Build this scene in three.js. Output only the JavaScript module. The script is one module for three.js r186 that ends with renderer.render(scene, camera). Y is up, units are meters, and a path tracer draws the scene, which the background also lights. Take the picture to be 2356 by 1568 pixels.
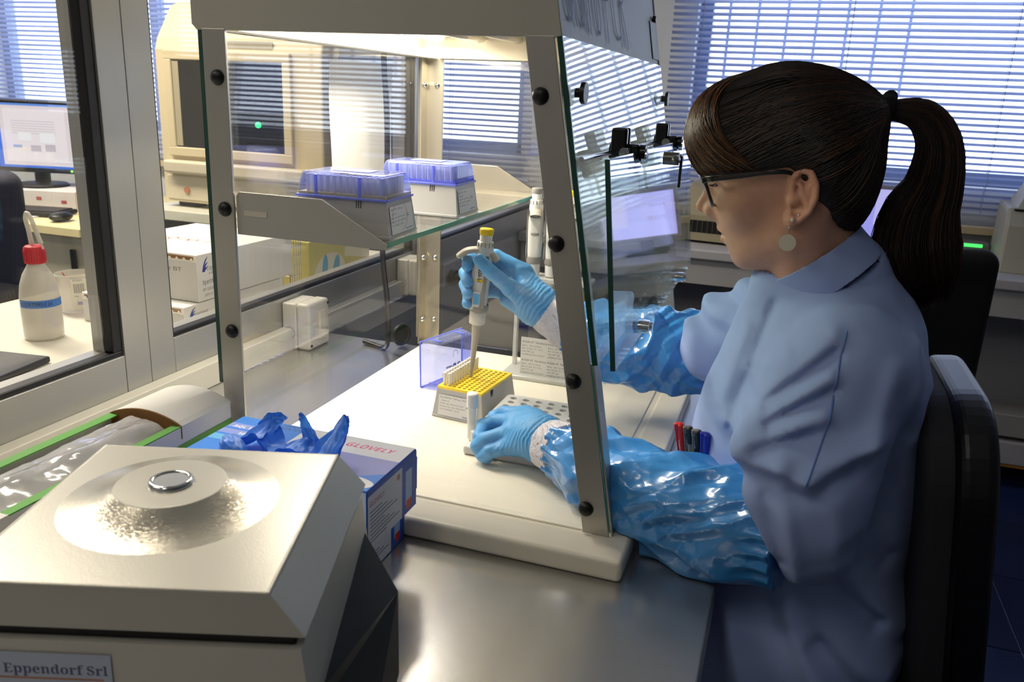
import * as THREE from 'three';
import { RoundedBoxGeometry } from 'three/addons/geometries/RoundedBoxGeometry.js';
import { mergeGeometries } from 'three/addons/utils/BufferGeometryUtils.js';
import { RectAreaLightUniformsLib } from 'three/addons/lights/RectAreaLightUniformsLib.js';
import { ImprovedNoise } from 'three/addons/math/ImprovedNoise.js';

// ---------------------------------------------------------------- camera, sky, lights, exposure
const scene = new THREE.Scene();
const camera = new THREE.PerspectiveCamera(45.3, 2356 / 1568, 0.02, 80);
camera.position.set(0, 1.29, 0);
camera.rotation.set(-0.29126, 0.31554, 0.04509, 'YXZ');
camera.focus = 1.15;
camera.userData.fStop = 11;
scene.add(camera);
const renderer = new THREE.WebGLRenderer();
renderer.toneMapping = THREE.LinearToneMapping;
renderer.toneMappingExposure = 1.1;
renderer.shadowMap.enabled = true;
RectAreaLightUniformsLib.init();
// overcast daylight seen through the blinds
const SKY = new THREE.Color().setRGB(0.74, 0.85, 1.0);
scene.background = SKY;
scene.backgroundIntensity = 3.5;

function areaLight(name, w, h, color, intensity, pos, target, parent = scene) {
  const l = new THREE.RectAreaLight(color, intensity, w, h);
  l.name = name; l.position.set(...pos); parent.add(l); l.lookAt(...target);
  l.castShadow = true;
  return l;
}

// ---------------------------------------------------------------- helpers
const V = (x, y, z) => new THREE.Vector3(x, y, z);
let seed = 7;
const rnd = () => { seed = (seed * 1664525 + 1013904223) >>> 0; return seed / 4294967296; };
const rr = (a, b) => a + (b - a) * rnd();
const used = {};
function numbered(n) { if (!(n in used)) { used[n] = 0; return n; } used[n]++; return n + '_' + String(used[n]).padStart(3, '0'); }
function shade(o) { o.castShadow = true; o.receiveShadow = true; return o; }
function thing(name, label, category, pos = [0, 0, 0], turn = 0, group) {
  const o = new THREE.Group(); o.name = numbered(name); o.position.set(...pos); o.rotation.y = turn;
  o.userData = { label, category }; if (group) o.userData.group = group; scene.add(o); return o;
}
function part(name, geo, mat, parent, pos, rot) {
  const m = shade(new THREE.Mesh(geo, mat)); m.name = name;
  if (pos) m.position.set(...pos); if (rot) m.rotation.set(...rot);
  parent.add(m); return m;
}
function solo(name, label, category, geo, mat, pos, rot, group) {
  const m = part(numbered(name), geo, mat, scene, pos, rot);
  m.userData = { label, category }; if (group) m.userData.group = group; return m;
}
function struct(name, geo, mat, pos) { const m = part(name, geo, mat, scene, pos); m.userData.kind = 'structure'; return m; }
function structGroup(name) { const g = new THREE.Group(); g.name = name; g.userData.kind = 'structure'; scene.add(g); return g; }
const box = (w, h, d, x = 0, y = 0, z = 0) => new THREE.BoxGeometry(w, h, d).translate(x, y, z);
const rbox = (w, h, d, r = 0.003, x = 0, y = 0, z = 0, s = 2) => new RoundedBoxGeometry(w, h, d, s, Math.min(r, w / 2.01, h / 2.01, d / 2.01)).translate(x, y, z);
// box given by its two corners
const span = (x0, x1, y0, y1, z0, z1) => box(x1 - x0, y1 - y0, z1 - z0, (x0 + x1) / 2, (y0 + y1) / 2, (z0 + z1) / 2);
const rspan = (x0, x1, y0, y1, z0, z1, r = 0.002) => rbox(x1 - x0, y1 - y0, z1 - z0, r, (x0 + x1) / 2, (y0 + y1) / 2, (z0 + z1) / 2);
const cyl = (r0, r1, h, x = 0, y = 0, z = 0, n = 24, open = false) => new THREE.CylinderGeometry(r0, r1, h, n, 1, open).translate(x, y, z);
const cylX = (r, h, x = 0, y = 0, z = 0, n = 20) => new THREE.CylinderGeometry(r, r, h, n).rotateZ(Math.PI / 2).translate(x, y, z);
const cylZ = (r, h, x = 0, y = 0, z = 0, n = 20) => new THREE.CylinderGeometry(r, r, h, n).rotateX(Math.PI / 2).translate(x, y, z);
const lathe = (pts, n = 40) => new THREE.LatheGeometry(pts.map(p => new THREE.Vector2(p[0], p[1])), n);
const tube = (pts, r, seg = 40, n = 10) => new THREE.TubeGeometry(new THREE.CatmullRomCurve3(pts.map(p => V(...p))), seg, r, n, false);
function merge(gs) {
  return mergeGeometries(gs.map(g => {
    let q = g.index ? g.toNonIndexed() : g;
    for (const k of Object.keys(q.attributes)) if (!['position', 'normal', 'uv'].includes(k)) q.deleteAttribute(k);
    if (!q.attributes.uv) q.setAttribute('uv', new THREE.BufferAttribute(new Float32Array(q.attributes.position.count * 2), 2));
    if (!q.attributes.normal) q.computeVertexNormals();
    return q;
  }));
}
function extrude(pts, depth, bevel = 0.001, holes = []) {
  const s = new THREE.Shape(pts.map(p => new THREE.Vector2(p[0], p[1])));
  for (const h of holes) s.holes.push(h);
  return new THREE.ExtrudeGeometry(s, { depth, bevelEnabled: bevel > 0, bevelSize: bevel, bevelThickness: bevel, bevelSegments: 2, curveSegments: 20 });
}
// thin plate between a line (two points in x,y) swept along z
function slantPlate(ax, ay, bx, by, z0, z1, t) {
  const dx = bx - ax, dy = by - ay, L = Math.hypot(dx, dy), g = box(t, L, z1 - z0);
  g.rotateZ(Math.atan2(-dx, dy)); return g.translate((ax + bx) / 2, (ay + by) / 2, (z0 + z1) / 2);
}
// hexahedron from 4 bottom and 4 top corners
function hexa(b, t) {
  const p = [...b, ...t], f = [[0, 3, 2, 1], [4, 5, 6, 7], [0, 1, 5, 4], [1, 2, 6, 5], [2, 3, 7, 6], [3, 0, 4, 7]];
  const pos = [], uv = [];
  for (const q of f) for (const i of [0, 1, 2, 0, 2, 3]) { pos.push(...p[q[i]]); uv.push(...[[0, 0], [1, 0], [1, 1], [0, 1]][i]); }
  const g = new THREE.BufferGeometry(); g.setAttribute('position', new THREE.Float32BufferAttribute(pos, 3)); g.setAttribute('uv', new THREE.Float32BufferAttribute(uv, 2)); g.computeVertexNormals(); return g;
}
// frustum with a rectangular foot: half sizes below and above
const frustum = (ax, az, bx, bz, h) => hexa([[-ax, 0, az], [ax, 0, az], [ax, 0, -az], [-ax, 0, -az]], [[-bx, h, bz], [bx, h, bz], [bx, h, -bz], [-bx, h, -bz]]);
const noise3 = new ImprovedNoise();
const N3 = (x, y, z) => noise3.noise(x, y, z);

// ---------------------------------------------------------------- textures
function canvasTex(w, h, draw) {
  const c = document.createElement('canvas'); c.width = w; c.height = h; const g = c.getContext('2d'); draw(g, w, h);
  const t = new THREE.CanvasTexture(c); t.colorSpace = THREE.SRGBColorSpace; t.magFilter = THREE.LinearFilter; return t;
}
function noiseTex(n, fn, repeat = 1) {
  const d = new Uint8Array(n * n * 4);
  for (let j = 0; j < n; j++) for (let i = 0; i < n; i++) { const v = Math.max(0, Math.min(255, fn(i, j) * 255)); d.set([v, v, v, 255], (j * n + i) * 4); }
  const t = new THREE.DataTexture(d, n, n); t.wrapS = t.wrapT = THREE.RepeatWrapping; t.magFilter = THREE.LinearFilter; t.repeat.set(repeat, repeat); t.needsUpdate = true; return t;
}
const speck = noiseTex(256, () => rnd());
const brushed = noiseTex(512, (i, j) => { const r = Math.sin(j * 127.1) * 43758.5453; const a = r - Math.floor(r); return 0.45 + 0.25 * a + 0.18 * rnd() + 0.18 * N3(i / 60, j / 9, 3.3); });
const cloudy = noiseTex(256, (i, j) => 0.5 + 0.3 * N3(i / 32, j / 32, 1.7) + 0.15 * N3(i / 8, j / 8, 5.1) + 0.1 * (rnd() - 0.5));
const weave = noiseTex(128, (i, j) => 0.5 + 0.22 * Math.sin(i * Math.PI / 2) * Math.sin(j * Math.PI / 2) + 0.25 * (rnd() - 0.5));

// ---------------------------------------------------------------- materials
const std = (color, roughness = 0.5, metalness = 0, extra = {}) => new THREE.MeshStandardMaterial({ color, roughness, metalness, ...extra });
const phy = (o) => new THREE.MeshPhysicalMaterial(o);
const M = {
  steelBench: std('#c4c3c0', 0.27, 0.82, { bumpMap: brushed, bumpScale: 0.00005 }),
  steel: std('#b9b6ad', 0.36, 0.7),
  steelWarm: std('#bdb6a4', 0.32, 0.9),
  chrome: std('#d6d6d6', 0.12, 1),
  alu: std('#b3b2ad', 0.36, 0.6, { bumpMap: speck, bumpScale: 0.00002 }),
  gasket: std('#0a0a0d', 0.45),
  black: std('#0b0b0c', 0.4), blackSoft: std('#121214', 0.7),
  hood: std('#b6b2a6', 0.5, 0.05, { bumpMap: speck, bumpScale: 0.00012 }),
  hoodInside: std('#d9d2c0', 0.4),
  board: std('#e9e2d0', 0.38, 0, { bumpMap: cloudy, bumpScale: 0.0001 }),
  white: std('#e4e2dc', 0.45), whiteWall: std('#c9cdd2', 0.8), cream: std('#d8d1b8', 0.5), creamDesk: std('#dccf9f', 0.5),
  greyWall: std('#8c8f96', 0.6), lightGrey: std('#a7a7a4', 0.5), boxGrey: std('#b4b2ad', 0.45), boxGrey2: std('#9b9a98', 0.5),
  centri: std('#cbc7bb', 0.38, 0.05, { bumpMap: speck, bumpScale: 0.00005 }), centriLid: std('#bfbbaf', 0.34, 0.2, { bumpMap: speck, bumpScale: 0.00005 }), anthracite: std('#17181b', 0.42),
  yellow: std('#f0cf00', 0.4), yellowDull: std('#f2cf4a', 0.45), tip: phy({ color: '#f5f2e8', roughness: 0.35, transmission: 0.15, thickness: 0 }),
  tube: phy({ color: '#f1f0ea', roughness: 0.3, transmission: 0.45, thickness: 0 }),
  blueLid: phy({ color: '#bcc6ff', roughness: 0.08, transmission: 0.84, thickness: 0, ior: 1.49, side: THREE.DoubleSide }),
  blueRib: phy({ color: '#7f90f6', roughness: 0.25, transmission: 0.45, thickness: 0 }),
  glass: phy({ color: '#ffffff', roughness: 0.0, transmission: 1, thickness: 0, ior: 1.5 }),
  glassSoft: phy({ color: '#ffffff', roughness: 0.0, transmission: 1, thickness: 0, ior: 1.34 }),
  glassMirror: phy({ color: '#fafffd', roughness: 0.0, transmission: 1, thickness: 0, ior: 1.9 }),
  glassEdgeMid: phy({ color: '#2c4f45', roughness: 0.2 }), glassEdge: phy({ color: '#1c4a3c', roughness: 0.15 }), glassEdgeLight: phy({ color: '#4f9c80', roughness: 0.2 }),
  navyTile: std('#0c1c4a', 0.5), grout: std('#8f98ad', 0.9),
  card: std('#d9d7d2', 0.75), cardWhite: std('#ece9e2', 0.7), kraft: std('#8a6236', 0.9), green: std('#5aa83a', 0.6),
  film: phy({ color: '#eceaea', roughness: 0.12, transmission: 0.3, thickness: 0, clearcoat: 1, clearcoatRoughness: 0.08 }),
  glove: phy({ color: '#56a2dd', roughness: 0.5, sheen: 0.25, sheenColor: new THREE.Color('#bfe0ff'), sheenRoughness: 0.5 }),
  gloveDark: phy({ color: '#3c88f0', roughness: 0.42, sheen: 0.2, sheenColor: new THREE.Color('#7fb6ff'), transmission: 0.22, thickness: 0 }),
  sleeve: phy({ color: '#3d92dc', roughness: 0.3, clearcoat: 0.9, clearcoatRoughness: 0.14 }),
  cuff: std('#dcdae2', 0.95, 0, { bumpMap: weave, bumpScale: 0.0003 }),
  tunic: phy({ color: '#9db0e0', roughness: 0.85, sheen: 0.35, sheenColor: new THREE.Color('#b9c8f0'), sheenRoughness: 0.6, bumpMap: weave, bumpScale: 0.00008 }),
  trousers: std('#56709f', 0.9),
  skin: phy({ color: '#c98f6e', roughness: 0.52, sheen: 0.15, sheenColor: new THREE.Color('#ffd9c4') }), lip: std('#b9675c', 0.45),
  hair: phy({ color: '#180b06', roughness: 0.45, sheen: 0.15, sheenColor: new THREE.Color('#8a5a2a'), sheenRoughness: 0.35 }),
  hairLight: phy({ color: '#472a13', roughness: 0.4 }), hairBase: std('#1c0e07', 0.6),
  tortoise: phy({ color: '#130c09', roughness: 0.2, clearcoat: 0.7 }), pearl: std('#e6ddc4', 0.25, 0.15),
  beige: std('#cdbf9c', 0.5), beigeDark: std('#a49b80', 0.55), greyBeige: std('#a9a796', 0.55), screenDark: phy({ color: '#0a0b0e', roughness: 0.08 }),
  pipette: std('#d9d6cd', 0.4), pipetteGrey: std('#8d8a82', 0.45),
  blind: std('#b9c3e6', 0.45), blindDark: std('#8a93b5', 0.5),
};
// ---------------------------------------------------------------- room shell
const X_L = -4.5, X_R = 2.3, Z_F = -3.56, Z_B = 1.3, H = 2.75, XP = -0.97;
{
  const floor = structGroup('floor');
  part('screed', span(X_L - 0.1, X_R + 0.1, -0.12, -0.004, Z_F - 0.2, Z_B + 0.1), M.grout, floor);
  const tg = rbox(0.382, 0.012, 0.382, 0.0015, 0, -0.006, 0, 1);
  const tm = [std('#0b1b49', 0.5), std('#0d1f50', 0.48), std('#0a1942', 0.52)];
  for (let x = 0.71 + 0.193 - 0.386 * 4; x < X_R; x += 0.386) for (let z = -2.475 - 0.193 - 0.386 * 2; z < -0.2; z += 0.386)
    part('tile', tg, tm[Math.floor(rnd() * 3)], floor, [x, 0, z]);
  const rest = [];
  for (let x = 0.71 + 0.193 - 0.386 * 4; x < X_R; x += 0.386) for (let z = -0.2; z < Z_B; z += 0.386) rest.push(tg.clone().translate(x, 0, -2.475 - 0.193 - 0.386 * 2 + 0.386 * Math.ceil((-0.2 + 2.475 + 0.193 + 0.772) / 0.386) + (z + 0.2)));
  const r = part('floor_covering', merge(rest), tm[0], floor); r.userData.kind = 'stuff';
  part('vinyl', span(X_L, -1.0, -0.004, 0, Z_F, Z_B), std('#5d6672', 0.6), floor);
}
struct('ceiling', span(X_L - 0.1, X_R + 0.1, H, H + 0.12, Z_F - 0.2, Z_B + 0.1), std('#c9c9c6', 0.85));
struct('wall_right', span(X_R, X_R + 0.1, 0, H, Z_F - 0.2, Z_B + 0.1), std('#8d9097', 0.85));
struct('wall_back', span(X_L - 0.1, X_R + 0.1, 0, H, Z_B, Z_B + 0.1), std('#8b8c8e', 0.85));
struct('wall_left', span(X_L - 0.1, X_L, 0, H, Z_F - 0.2, Z_B + 0.1), std('#b4b8bc', 0.85));
// far wall with two long window openings
const WIN = [{ x0: -0.44, x1: 2.12 }, { x0: -4.25, x1: -1.16 }], SILL = 1.03, HEAD = 2.4;
struct('wall_far', merge([
  span(X_L - 0.1, X_R + 0.1, 0, SILL, Z_F - 0.2, Z_F), span(X_L - 0.1, X_R + 0.1, HEAD, H, Z_F - 0.2, Z_F),
  span(X_L - 0.1, WIN[1].x0, SILL, HEAD, Z_F - 0.2, Z_F), span(WIN[1].x1, WIN[0].x0, SILL, HEAD, Z_F - 0.2, Z_F), span(WIN[0].x1, X_R + 0.1, SILL, HEAD, Z_F - 0.2, Z_F)]), M.whiteWall);
WIN.forEach((w, i) => {
  const g = structGroup('window_' + (i + 2)), zf = Z_F - 0.12, fm = std('#7c8cb0', 0.5);
  part('frame', merge([span(w.x0, w.x1, SILL, SILL + 0.05, zf - 0.03, zf + 0.03), span(w.x0, w.x1, HEAD - 0.05, HEAD, zf - 0.03, zf + 0.03),
    span(w.x0, w.x0 + 0.05, SILL, HEAD, zf - 0.03, zf + 0.03), span(w.x1 - 0.05, w.x1, SILL, HEAD, zf - 0.03, zf + 0.03)]), fm, g);
  const n = i ? 3 : 1, s = (w.x1 - w.x0 - 0.1) / n;
  for (let k = 0; k < n; k++) {
    const a = w.x0 + 0.05 + k * s;
    if (k) part('mullion', span(a - 0.025, a + 0.025, SILL + 0.05, HEAD - 0.05, zf - 0.028, zf + 0.028), fm, g);
    part('pane', span(a + (k ? 0.025 : 0), a + s - (k < n - 1 ? 0.025 : 0), SILL + 0.05, HEAD - 0.05, zf - 0.003, zf + 0.003), M.glass, g);
  }
  part('window_sill', rspan(w.x0 - 0.1, w.x1 + 0.1, SILL - 0.17, SILL - 0.14, Z_F - 0.02, Z_F + 0.06, 0.004), std('#b9ab8c', 0.6), g);
});
// venetian blinds, one thing each, every slat a part
function blind(x0, x1, yBottom, label, tilt) {
  const t = thing('venetian_blind', label, 'blind', [(x0 + x1) / 2, yBottom, -3.505], 0, 'venetian blinds on the far windows');
  const w = x1 - x0, pitch = 0.0232, n = Math.floor((HEAD + 0.08 - yBottom) / pitch) - 1;
  const s = new THREE.Shape(); const c = [];
  for (let k = 0; k <= 4; k++) { const u = k / 4 - 0.5; c.push([u * 0.025, 0.0032 * (0.25 - u * u) * 4]); }
  const pts = [...c.map(p => [p[0], p[1]]), ...c.slice().reverse().map(p => [p[0], p[1] - 0.0005])];
  const sg = extrude(pts, w, 0); sg.rotateY(Math.PI / 2).translate(-w / 2, 0, 0);
  const mats = [M.blind, std('#c0c9ea', 0.42), std('#b1bbe0', 0.48)];
  for (let k = 0; k < n; k++) part('slat', sg, mats[(k * 7) % 3], t, [0, 0.02 + k * pitch, 0], [tilt + 0.03 * Math.sin(k * 2.3), 0, 0]);
  part('bottom_rail', rbox(w, 0.012, 0.026, 0.003, 0, 0.004, 0), M.blind, t);
  part('head_rail', rbox(w, 0.035, 0.04, 0.004, 0, 0.02 + n * pitch + 0.02, 0), M.blind, t);
  for (let x = -w / 2 + 0.12; x < w / 2; x += 0.55) part('ladder_cord', merge([box(0.0022, n * pitch, 0.001, x, n * pitch / 2, 0.0135), box(0.0022, n * pitch, 0.001, x, n * pitch / 2, -0.0135)]), M.blindDark, t);
}
blind(-0.53, 2.16, 0.938, 'lilac white venetian blind lowered behind the seated woman', -0.44);
blind(-4.3, -2.72, 0.93, 'venetian blind behind the monitor in the room beyond the glass partition', -0.44);
blind(-2.7, -1.1, 0.93, 'venetian blind behind the beige analyser in the room beyond the partition', -0.44);
{
  const g = scene.getObjectByName('window_2');
  for (let k = 0; k < 7; k++) part('window_bar', box(0.012, 1.0, 0.012, -0.33 + k * 0.115, 1.86, Z_F - 0.17), std('#a9bdf0', 0.6), g);
}
// ---------------------------------------------------------------- glazed partition between the rooms
struct('wall_partition', merge([span(XP - 0.05, XP, 0, 0.79, Z_F, Z_B), span(XP - 0.05, XP, 2.2, H, Z_F, Z_B)]), std('#a4a6a8', 0.45, 0.3));
{
  const g = structGroup('window_1'), xa = XP - 0.065, xb = XP;
  const rail = (z0, z1, n = 'bottom_rail') => { part(n, rspan(xa, xb, 0.79, 0.866, z0, z1, 0.0015), M.alu, g); part('top_rail', rspan(xa, xb, 2.12, 2.2, z0, z1, 0.0015), M.alu, g); };
  rail(-0.983, Z_B); rail(-2.05, -1.095); rail(Z_F, -2.16);
  const mul = (z0, z1) => part('mullion', rspan(xa, xb, 0.79, 2.2, z0, z1, 0.0012), M.alu, g);
  mul(-1.0375, -0.984); mul(-1.0945, -1.0385); mul(-2.105, -2.051); mul(-2.16, -2.106);
  const gk = (z0, z1, wl = 0.011, wr = 0.011) => {
    const a = XP - 0.024, b = XP - 0.003;
    part('gasket', merge([rspan(a, b, 0.866, 0.8745, z0, z1, 0.003), rspan(a, b, 2.11, 2.12, z0, z1, 0.003), rspan(a, b, 0.874, 2.11, z1 - wr, z1, 0.003), rspan(a, b, 0.874, 2.11, z0, z0 + wl, 0.003)]), M.gasket, g);
    part('pane', span(XP - 0.018, XP - 0.012, 0.873, 2.112, z0 + 0.004, z1 - 0.004), M.glassSoft, g);
  };
  gk(-0.983, Z_B - 0.02, 0.019); gk(-2.05, -1.095, 0.014, 0.006); gk(Z_F + 0.02, -2.16);
}
{ // cable trunking on the bench back, with covers
  const g = structGroup('trim_1'), tm = std('#d8d3c4', 0.45);
  part('trunk', rspan(XP, -0.945, 0.7605, 0.805, -1.415, 1.0, 0.002), tm, g);
  part('trunk', rspan(XP, -0.945, 0.7605, 0.805, -1.93, -1.49, 0.002), tm, g);
}
function socketBox(pos, label, sw) {
  const t = thing('wall_switch_box', label, 'switch box', pos), m = std('#d3cfc3', 0.42);
  part('back_box', rbox(0.034, 0.098, 0.078, 0.004, 0.017, 0.049, -0.039), m, t);
  part('cover', rbox(0.032, 0.1, 0.08, 0.007, 0.05, 0.05, -0.039), m, t);
  if (sw) part('rocker_switch', rbox(0.006, 0.062, 0.022, 0.002, 0.068, 0.05, -0.045), std('#ded9c6', 0.35), t);
  part('cable_entry', new THREE.TorusGeometry(0.0125, 0.0006, 6, 28).translate(0.017, 0.035, 0.0005), std('#9f9c93', 0.5), t);
  for (const [y, z] of [[0.09, -0.072], [0.01, -0.006]]) part('cover_screw', cylX(0.003, 0.002, 0.066, y, z, 10), M.blackSoft, t);
}
socketBox([XP + 0.0008, 0.7605, -1.413], 'white switch box with rocker switch on the aluminium partition rail', true);
socketBox([XP + 0.0008, 0.762, -1.945], 'white junction box behind the steel corner profile of the cabinet', false);
// black plug and grey conduit box further along the partition
{
  const t = thing('wall_socket', 'grey wall socket with black plug low on the far partition', 'socket', [XP + 0.0008, 0.70, -2.38]);
  part('socket_plate', rbox(0.02, 0.07, 0.30, 0.003, 0.01, 0.06, 0), std('#a5a6a8', 0.5), t);
  part('plug', merge([cylX(0.024, 0.02, 0.03, 0.05, 0.11), cylX(0.014, 0.05, 0.06, 0.05, 0.11)]), M.black, t);
  part('cord', tube([[0.085, 0.05, 0.11], [0.12, -0.02, 0.2], [0.13, -0.2, 0.3], [0.1, -0.34, 0.42]], 0.005), std('#4a4740', 0.5), t);
}
solo('cable_grommet', 'round grommet at the bench end beside the steel corner profile', 'grommet', merge([new THREE.TorusGeometry(0.021, 0.004, 10, 32), cylZ(0.0195, 0.004, 0, 0, -0.001)]).rotateY(1.15), std('#23262a', 0.4), [-0.752, 0.7862, -1.534]);
// ---------------------------------------------------------------- ceiling lights (the rooms' own fittings)
function ceilingLight(x, z, w, d, label, nits, col) {
  const t = thing('ceiling_light', label, 'ceiling light', [x, H - 0.06, z]);
  part('housing', rbox(w + 0.04, 0.06, d + 0.04, 0.004, 0, 0.03, 0), M.white, t);
  part('light_diffuser', box(w, 0.006, d, 0, -0.001, 0), std('#ffffff', 0.5, 0, { emissive: col, emissiveIntensity: nits * 0.25 }), t);
  areaLight('ceiling_panel', w, d, col, nits, [x, H - 0.07, z], [x, 0, z]);
}
const WARM = new THREE.Color().setRGB(1.0, 0.90, 0.74);
ceilingLight(-2.1, -1.6, 1.2, 0.3, 'long fluorescent ceiling fitting above the bench beyond the partition', 31, WARM);
ceilingLight(-3.3, -1.9, 1.2, 0.3, 'long fluorescent ceiling fitting above the far desk', 33, WARM);
ceilingLight(-1.9, 0.15, 1.2, 0.3, 'long fluorescent ceiling fitting over the near end of the white bench', 7, WARM);
ceilingLight(-0.55, 0.72, 0.3, 1.0, 'fluorescent ceiling fitting above the near end of the steel bench', 3.8, new THREE.Color().setRGB(1.0, 0.95, 0.86));
// ---------------------------------------------------------------- steel bench
{
  const t = thing('steel_bench', 'long brushed stainless steel laboratory bench along the partition', 'bench', [0, 0, 0]);
  const bx0 = XP + 0.001, bx1 = -0.02;
  const top = rspan(bx0, bx1, 0.72, 0.76, -1.555, 1.1, 0.004); const uv = top.attributes.uv, p = top.attributes.position;
  for (let i = 0; i < p.count; i++) uv.setXY(i, p.getZ(i) * 1.3, p.getX(i) * 1.3);
  part('bench_top', top, M.steelBench, t);
  part('front_panel', span(-0.64, -0.62, 0.12, 0.72, -1.50, 1.0), M.steel, t);
  for (const [x, z] of [[-0.06, -1.52], [-0.9, -1.52], [-0.06, 1.05], [-0.9, 1.05]]) part('leg', rbox(0.04, 0.72, 0.04, 0.003, x, 0.36, z), M.steel, t);
}
// thick white plastic work board with a drip groove
{
  const t = thing('work_board', 'thick white plastic work board with drip groove under the cabinet', 'board', [0, 0.7605, 0]);
  const x0 = -0.682, x1 = -0.124, z0 = -1.492, z1 = -0.818, th = 0.0275;
  const g = 0.050, w = 0.008;
  part('slab', rspan(x0, x1 - g * 0.5, 0, th - 0.0025, z0, z1 - g * 0.5, 0.004), M.board, t);
  part('raised_field', rspan(x0, x1 - g - w, 0.004, th, z0, z1 - g - w, 0.0012), M.board, t);
  part('outer_rim', rspan(x0, x1, 0, th, z1 - g, z1, 0.0065), M.board, t); part('outer_rim', rspan(x1 - g, x1, 0, th - 0.0001, z0, z1 - 0.0003, 0.0065), M.board, t);
}
// ---------------------------------------------------------------- PCR cabinet
const BT = 0.788, ZN = -0.869, ZF2 = -1.512, HB = 1.351, HT = 1.60;
{
  const t = thing('pcr_cabinet', 'grey and glass PCR workstation cabinet with lit hood and slanted front', 'cabinet', [0, 0, 0]);
  const frontX = y => -0.245 - (y - HB) * 0.19;      // hood front leans back
  const glassX = y => -0.245 + (HB - y) * 0.181;     // glass and posts come forward
  // hood: near, far, back, front and top sheets with folded lips
  const sheet = z => extrude([[-0.706, HB + 0.006], [-0.700, HB], [frontX(HB), HB], [frontX(HT), HT], [-0.706, HT]], 0.006, 0.0012).translate(0, 0, z);
  const hood = part('hood', merge([sheet(ZN - 0.007), sheet(ZF2 - 0.002), span(-0.706, -0.700, HB, HT, ZF2, ZN - 0.008), slantPlate(frontX(HB) - 0.003, HB, frontX(HT) - 0.003, HT, ZF2, ZN - 0.008, 0.004), span(-0.706, frontX(HT), HT - 0.005, HT, ZF2, ZN)]), M.hood, t);
  part('hood_lining', merge([span(-0.70, frontX(1.44) - 0.006, 1.436, 1.440, ZF2 + 0.004, ZN - 0.010), span(-0.699, -0.695, HB + 0.002, 1.436, ZF2 + 0.006, ZN - 0.012), span(-0.695, -0.26, HB + 0.002, 1.436, ZF2 + 0.0045, ZF2 + 0.007), span(-0.695, -0.665, HB + 0.0005, HB + 0.0025, ZF2 + 0.008, ZN - 0.012), span(-0.66, -0.26, HB + 0.0005, HB + 0.0025, ZF2 + 0.008, ZF2 + 0.03)]), M.hoodInside, t);
  const pen = part('handwriting', new THREE.PlaneGeometry(0.36, 0.15), std('#ffffff', 0.6, 0, { transparent: true, map: canvasTex(720, 300, (g, w, h) => {
    g.clearRect(0, 0, w, h); g.strokeStyle = 'rgba(52,48,120,0.85)'; g.lineWidth = 10; g.lineCap = 'round'; g.lineJoin = 'round';
    const S = (...p) => { g.beginPath(); g.moveTo(p[0], p[1]); for (let i = 2; i < p.length; i += 4) g.quadraticCurveTo(p[i], p[i + 1], p[i + 2], p[i + 3]); g.stroke(); };
    S(60, 40, 30, 60, 34, 150, 38, 230, 74, 215, 104, 190, 102, 60); S(102, 60, 100, 210, 120, 225);            // a / u
    S(150, 100, 148, 220, 178, 222, 205, 215, 204, 100); S(204, 100, 204, 210, 222, 228);                       // u
    S(250, 232, 254, 150, 252, 96); S(252, 120, 270, 86, 292, 104);                                             // r
    S(356, 110, 312, 96, 312, 170, 318, 238, 352, 222, 376, 190, 356, 110);                                     // o
    S(438, 238, 440, 120, 436, 30); S(436, 36, 520, 10, 508, 92, 490, 140, 440, 130);                           // P
    S(604, 60, 556, 10, 540, 130, 540, 240, 606, 214);                                                          // C
    S(642, 236, 646, 120, 640, 30); S(640, 34, 704, 20, 694, 86, 680, 124, 644, 122); S(650, 122, 690, 190, 706, 236); // R
  }) }), t, [0, 0, 0]);
  pen.position.set(frontX(1.405) + 0.0012, 1.405, -1.06); pen.rotation.set(0, Math.PI / 2, 0); pen.rotateX(-Math.atan(0.19));
  // parts on the hood front: screw, cover plate, latch
  for (const [y, z] of [[1.425, -1.485], [1.425, -0.9]]) part('hood_screw', cylX(0.005, 0.006, frontX(y) + 0.003, y, z), M.black, t);
  part('cover_plate', slantPlate(frontX(1.36) + 0.0004, 1.36, frontX(1.42) + 0.0004, 1.42, -1.508, -1.45, 0.001), M.hood, t);
  part('switch_key', merge([rbox(0.012, 0.02, 0.05, 0.003, frontX(1.46) + 0.008, 1.46, -1.32), cylX(0.008, 0.02, frontX(1.462) + 0.02, 1.462, -1.345)]), M.black, t);
  // stainless posts
  const bar = (xb, yb, xt, yt, w, z, th) => extrude([[xb - w / 2, yb], [xb + w / 2, yb], [xt + w / 2, yt], [xt - w / 2, yt]], th, 0.0006).translate(0, 0, z - th);
  const nearL = part('corner_post', merge([bar(-0.6765, BT + 0.0006, -0.6765, HB, 0.031, ZN, 0.003), span(-0.6920, -0.6890, BT + 0.0006, HB, ZN - 0.03, ZN - 0.003)]), M.steel, t);
  const nearR = part('corner_post', merge([bar(-0.1665, BT + 0.0006, -0.2685, HB, 0.031, ZN, 0.003), slantPlate(glassX(BT) - 0.0045, BT + 0.0006, glassX(HB) - 0.0045, HB, ZN - 0.03, ZN - 0.003, 0.002)]), M.steel, t);
  part('corner_post', merge([bar(-0.671, BT + 0.0006, -0.671, HB, 0.032, ZF2 + 0.003, 0.003), span(-0.6900, -0.6870, BT + 0.0006, HB, ZF2 + 0.003, ZF2 + 0.03), span(-0.6985, -0.694, 0.80, HB, ZF2 + 0.0, ZF2 + 0.02)]), M.steelWarm, t);
  part('corner_post', merge([bar(-0.1665, BT + 0.0006, -0.2685, HB, 0.031, ZF2 + 0.003, 0.003)]), M.steelWarm, t);
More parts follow.
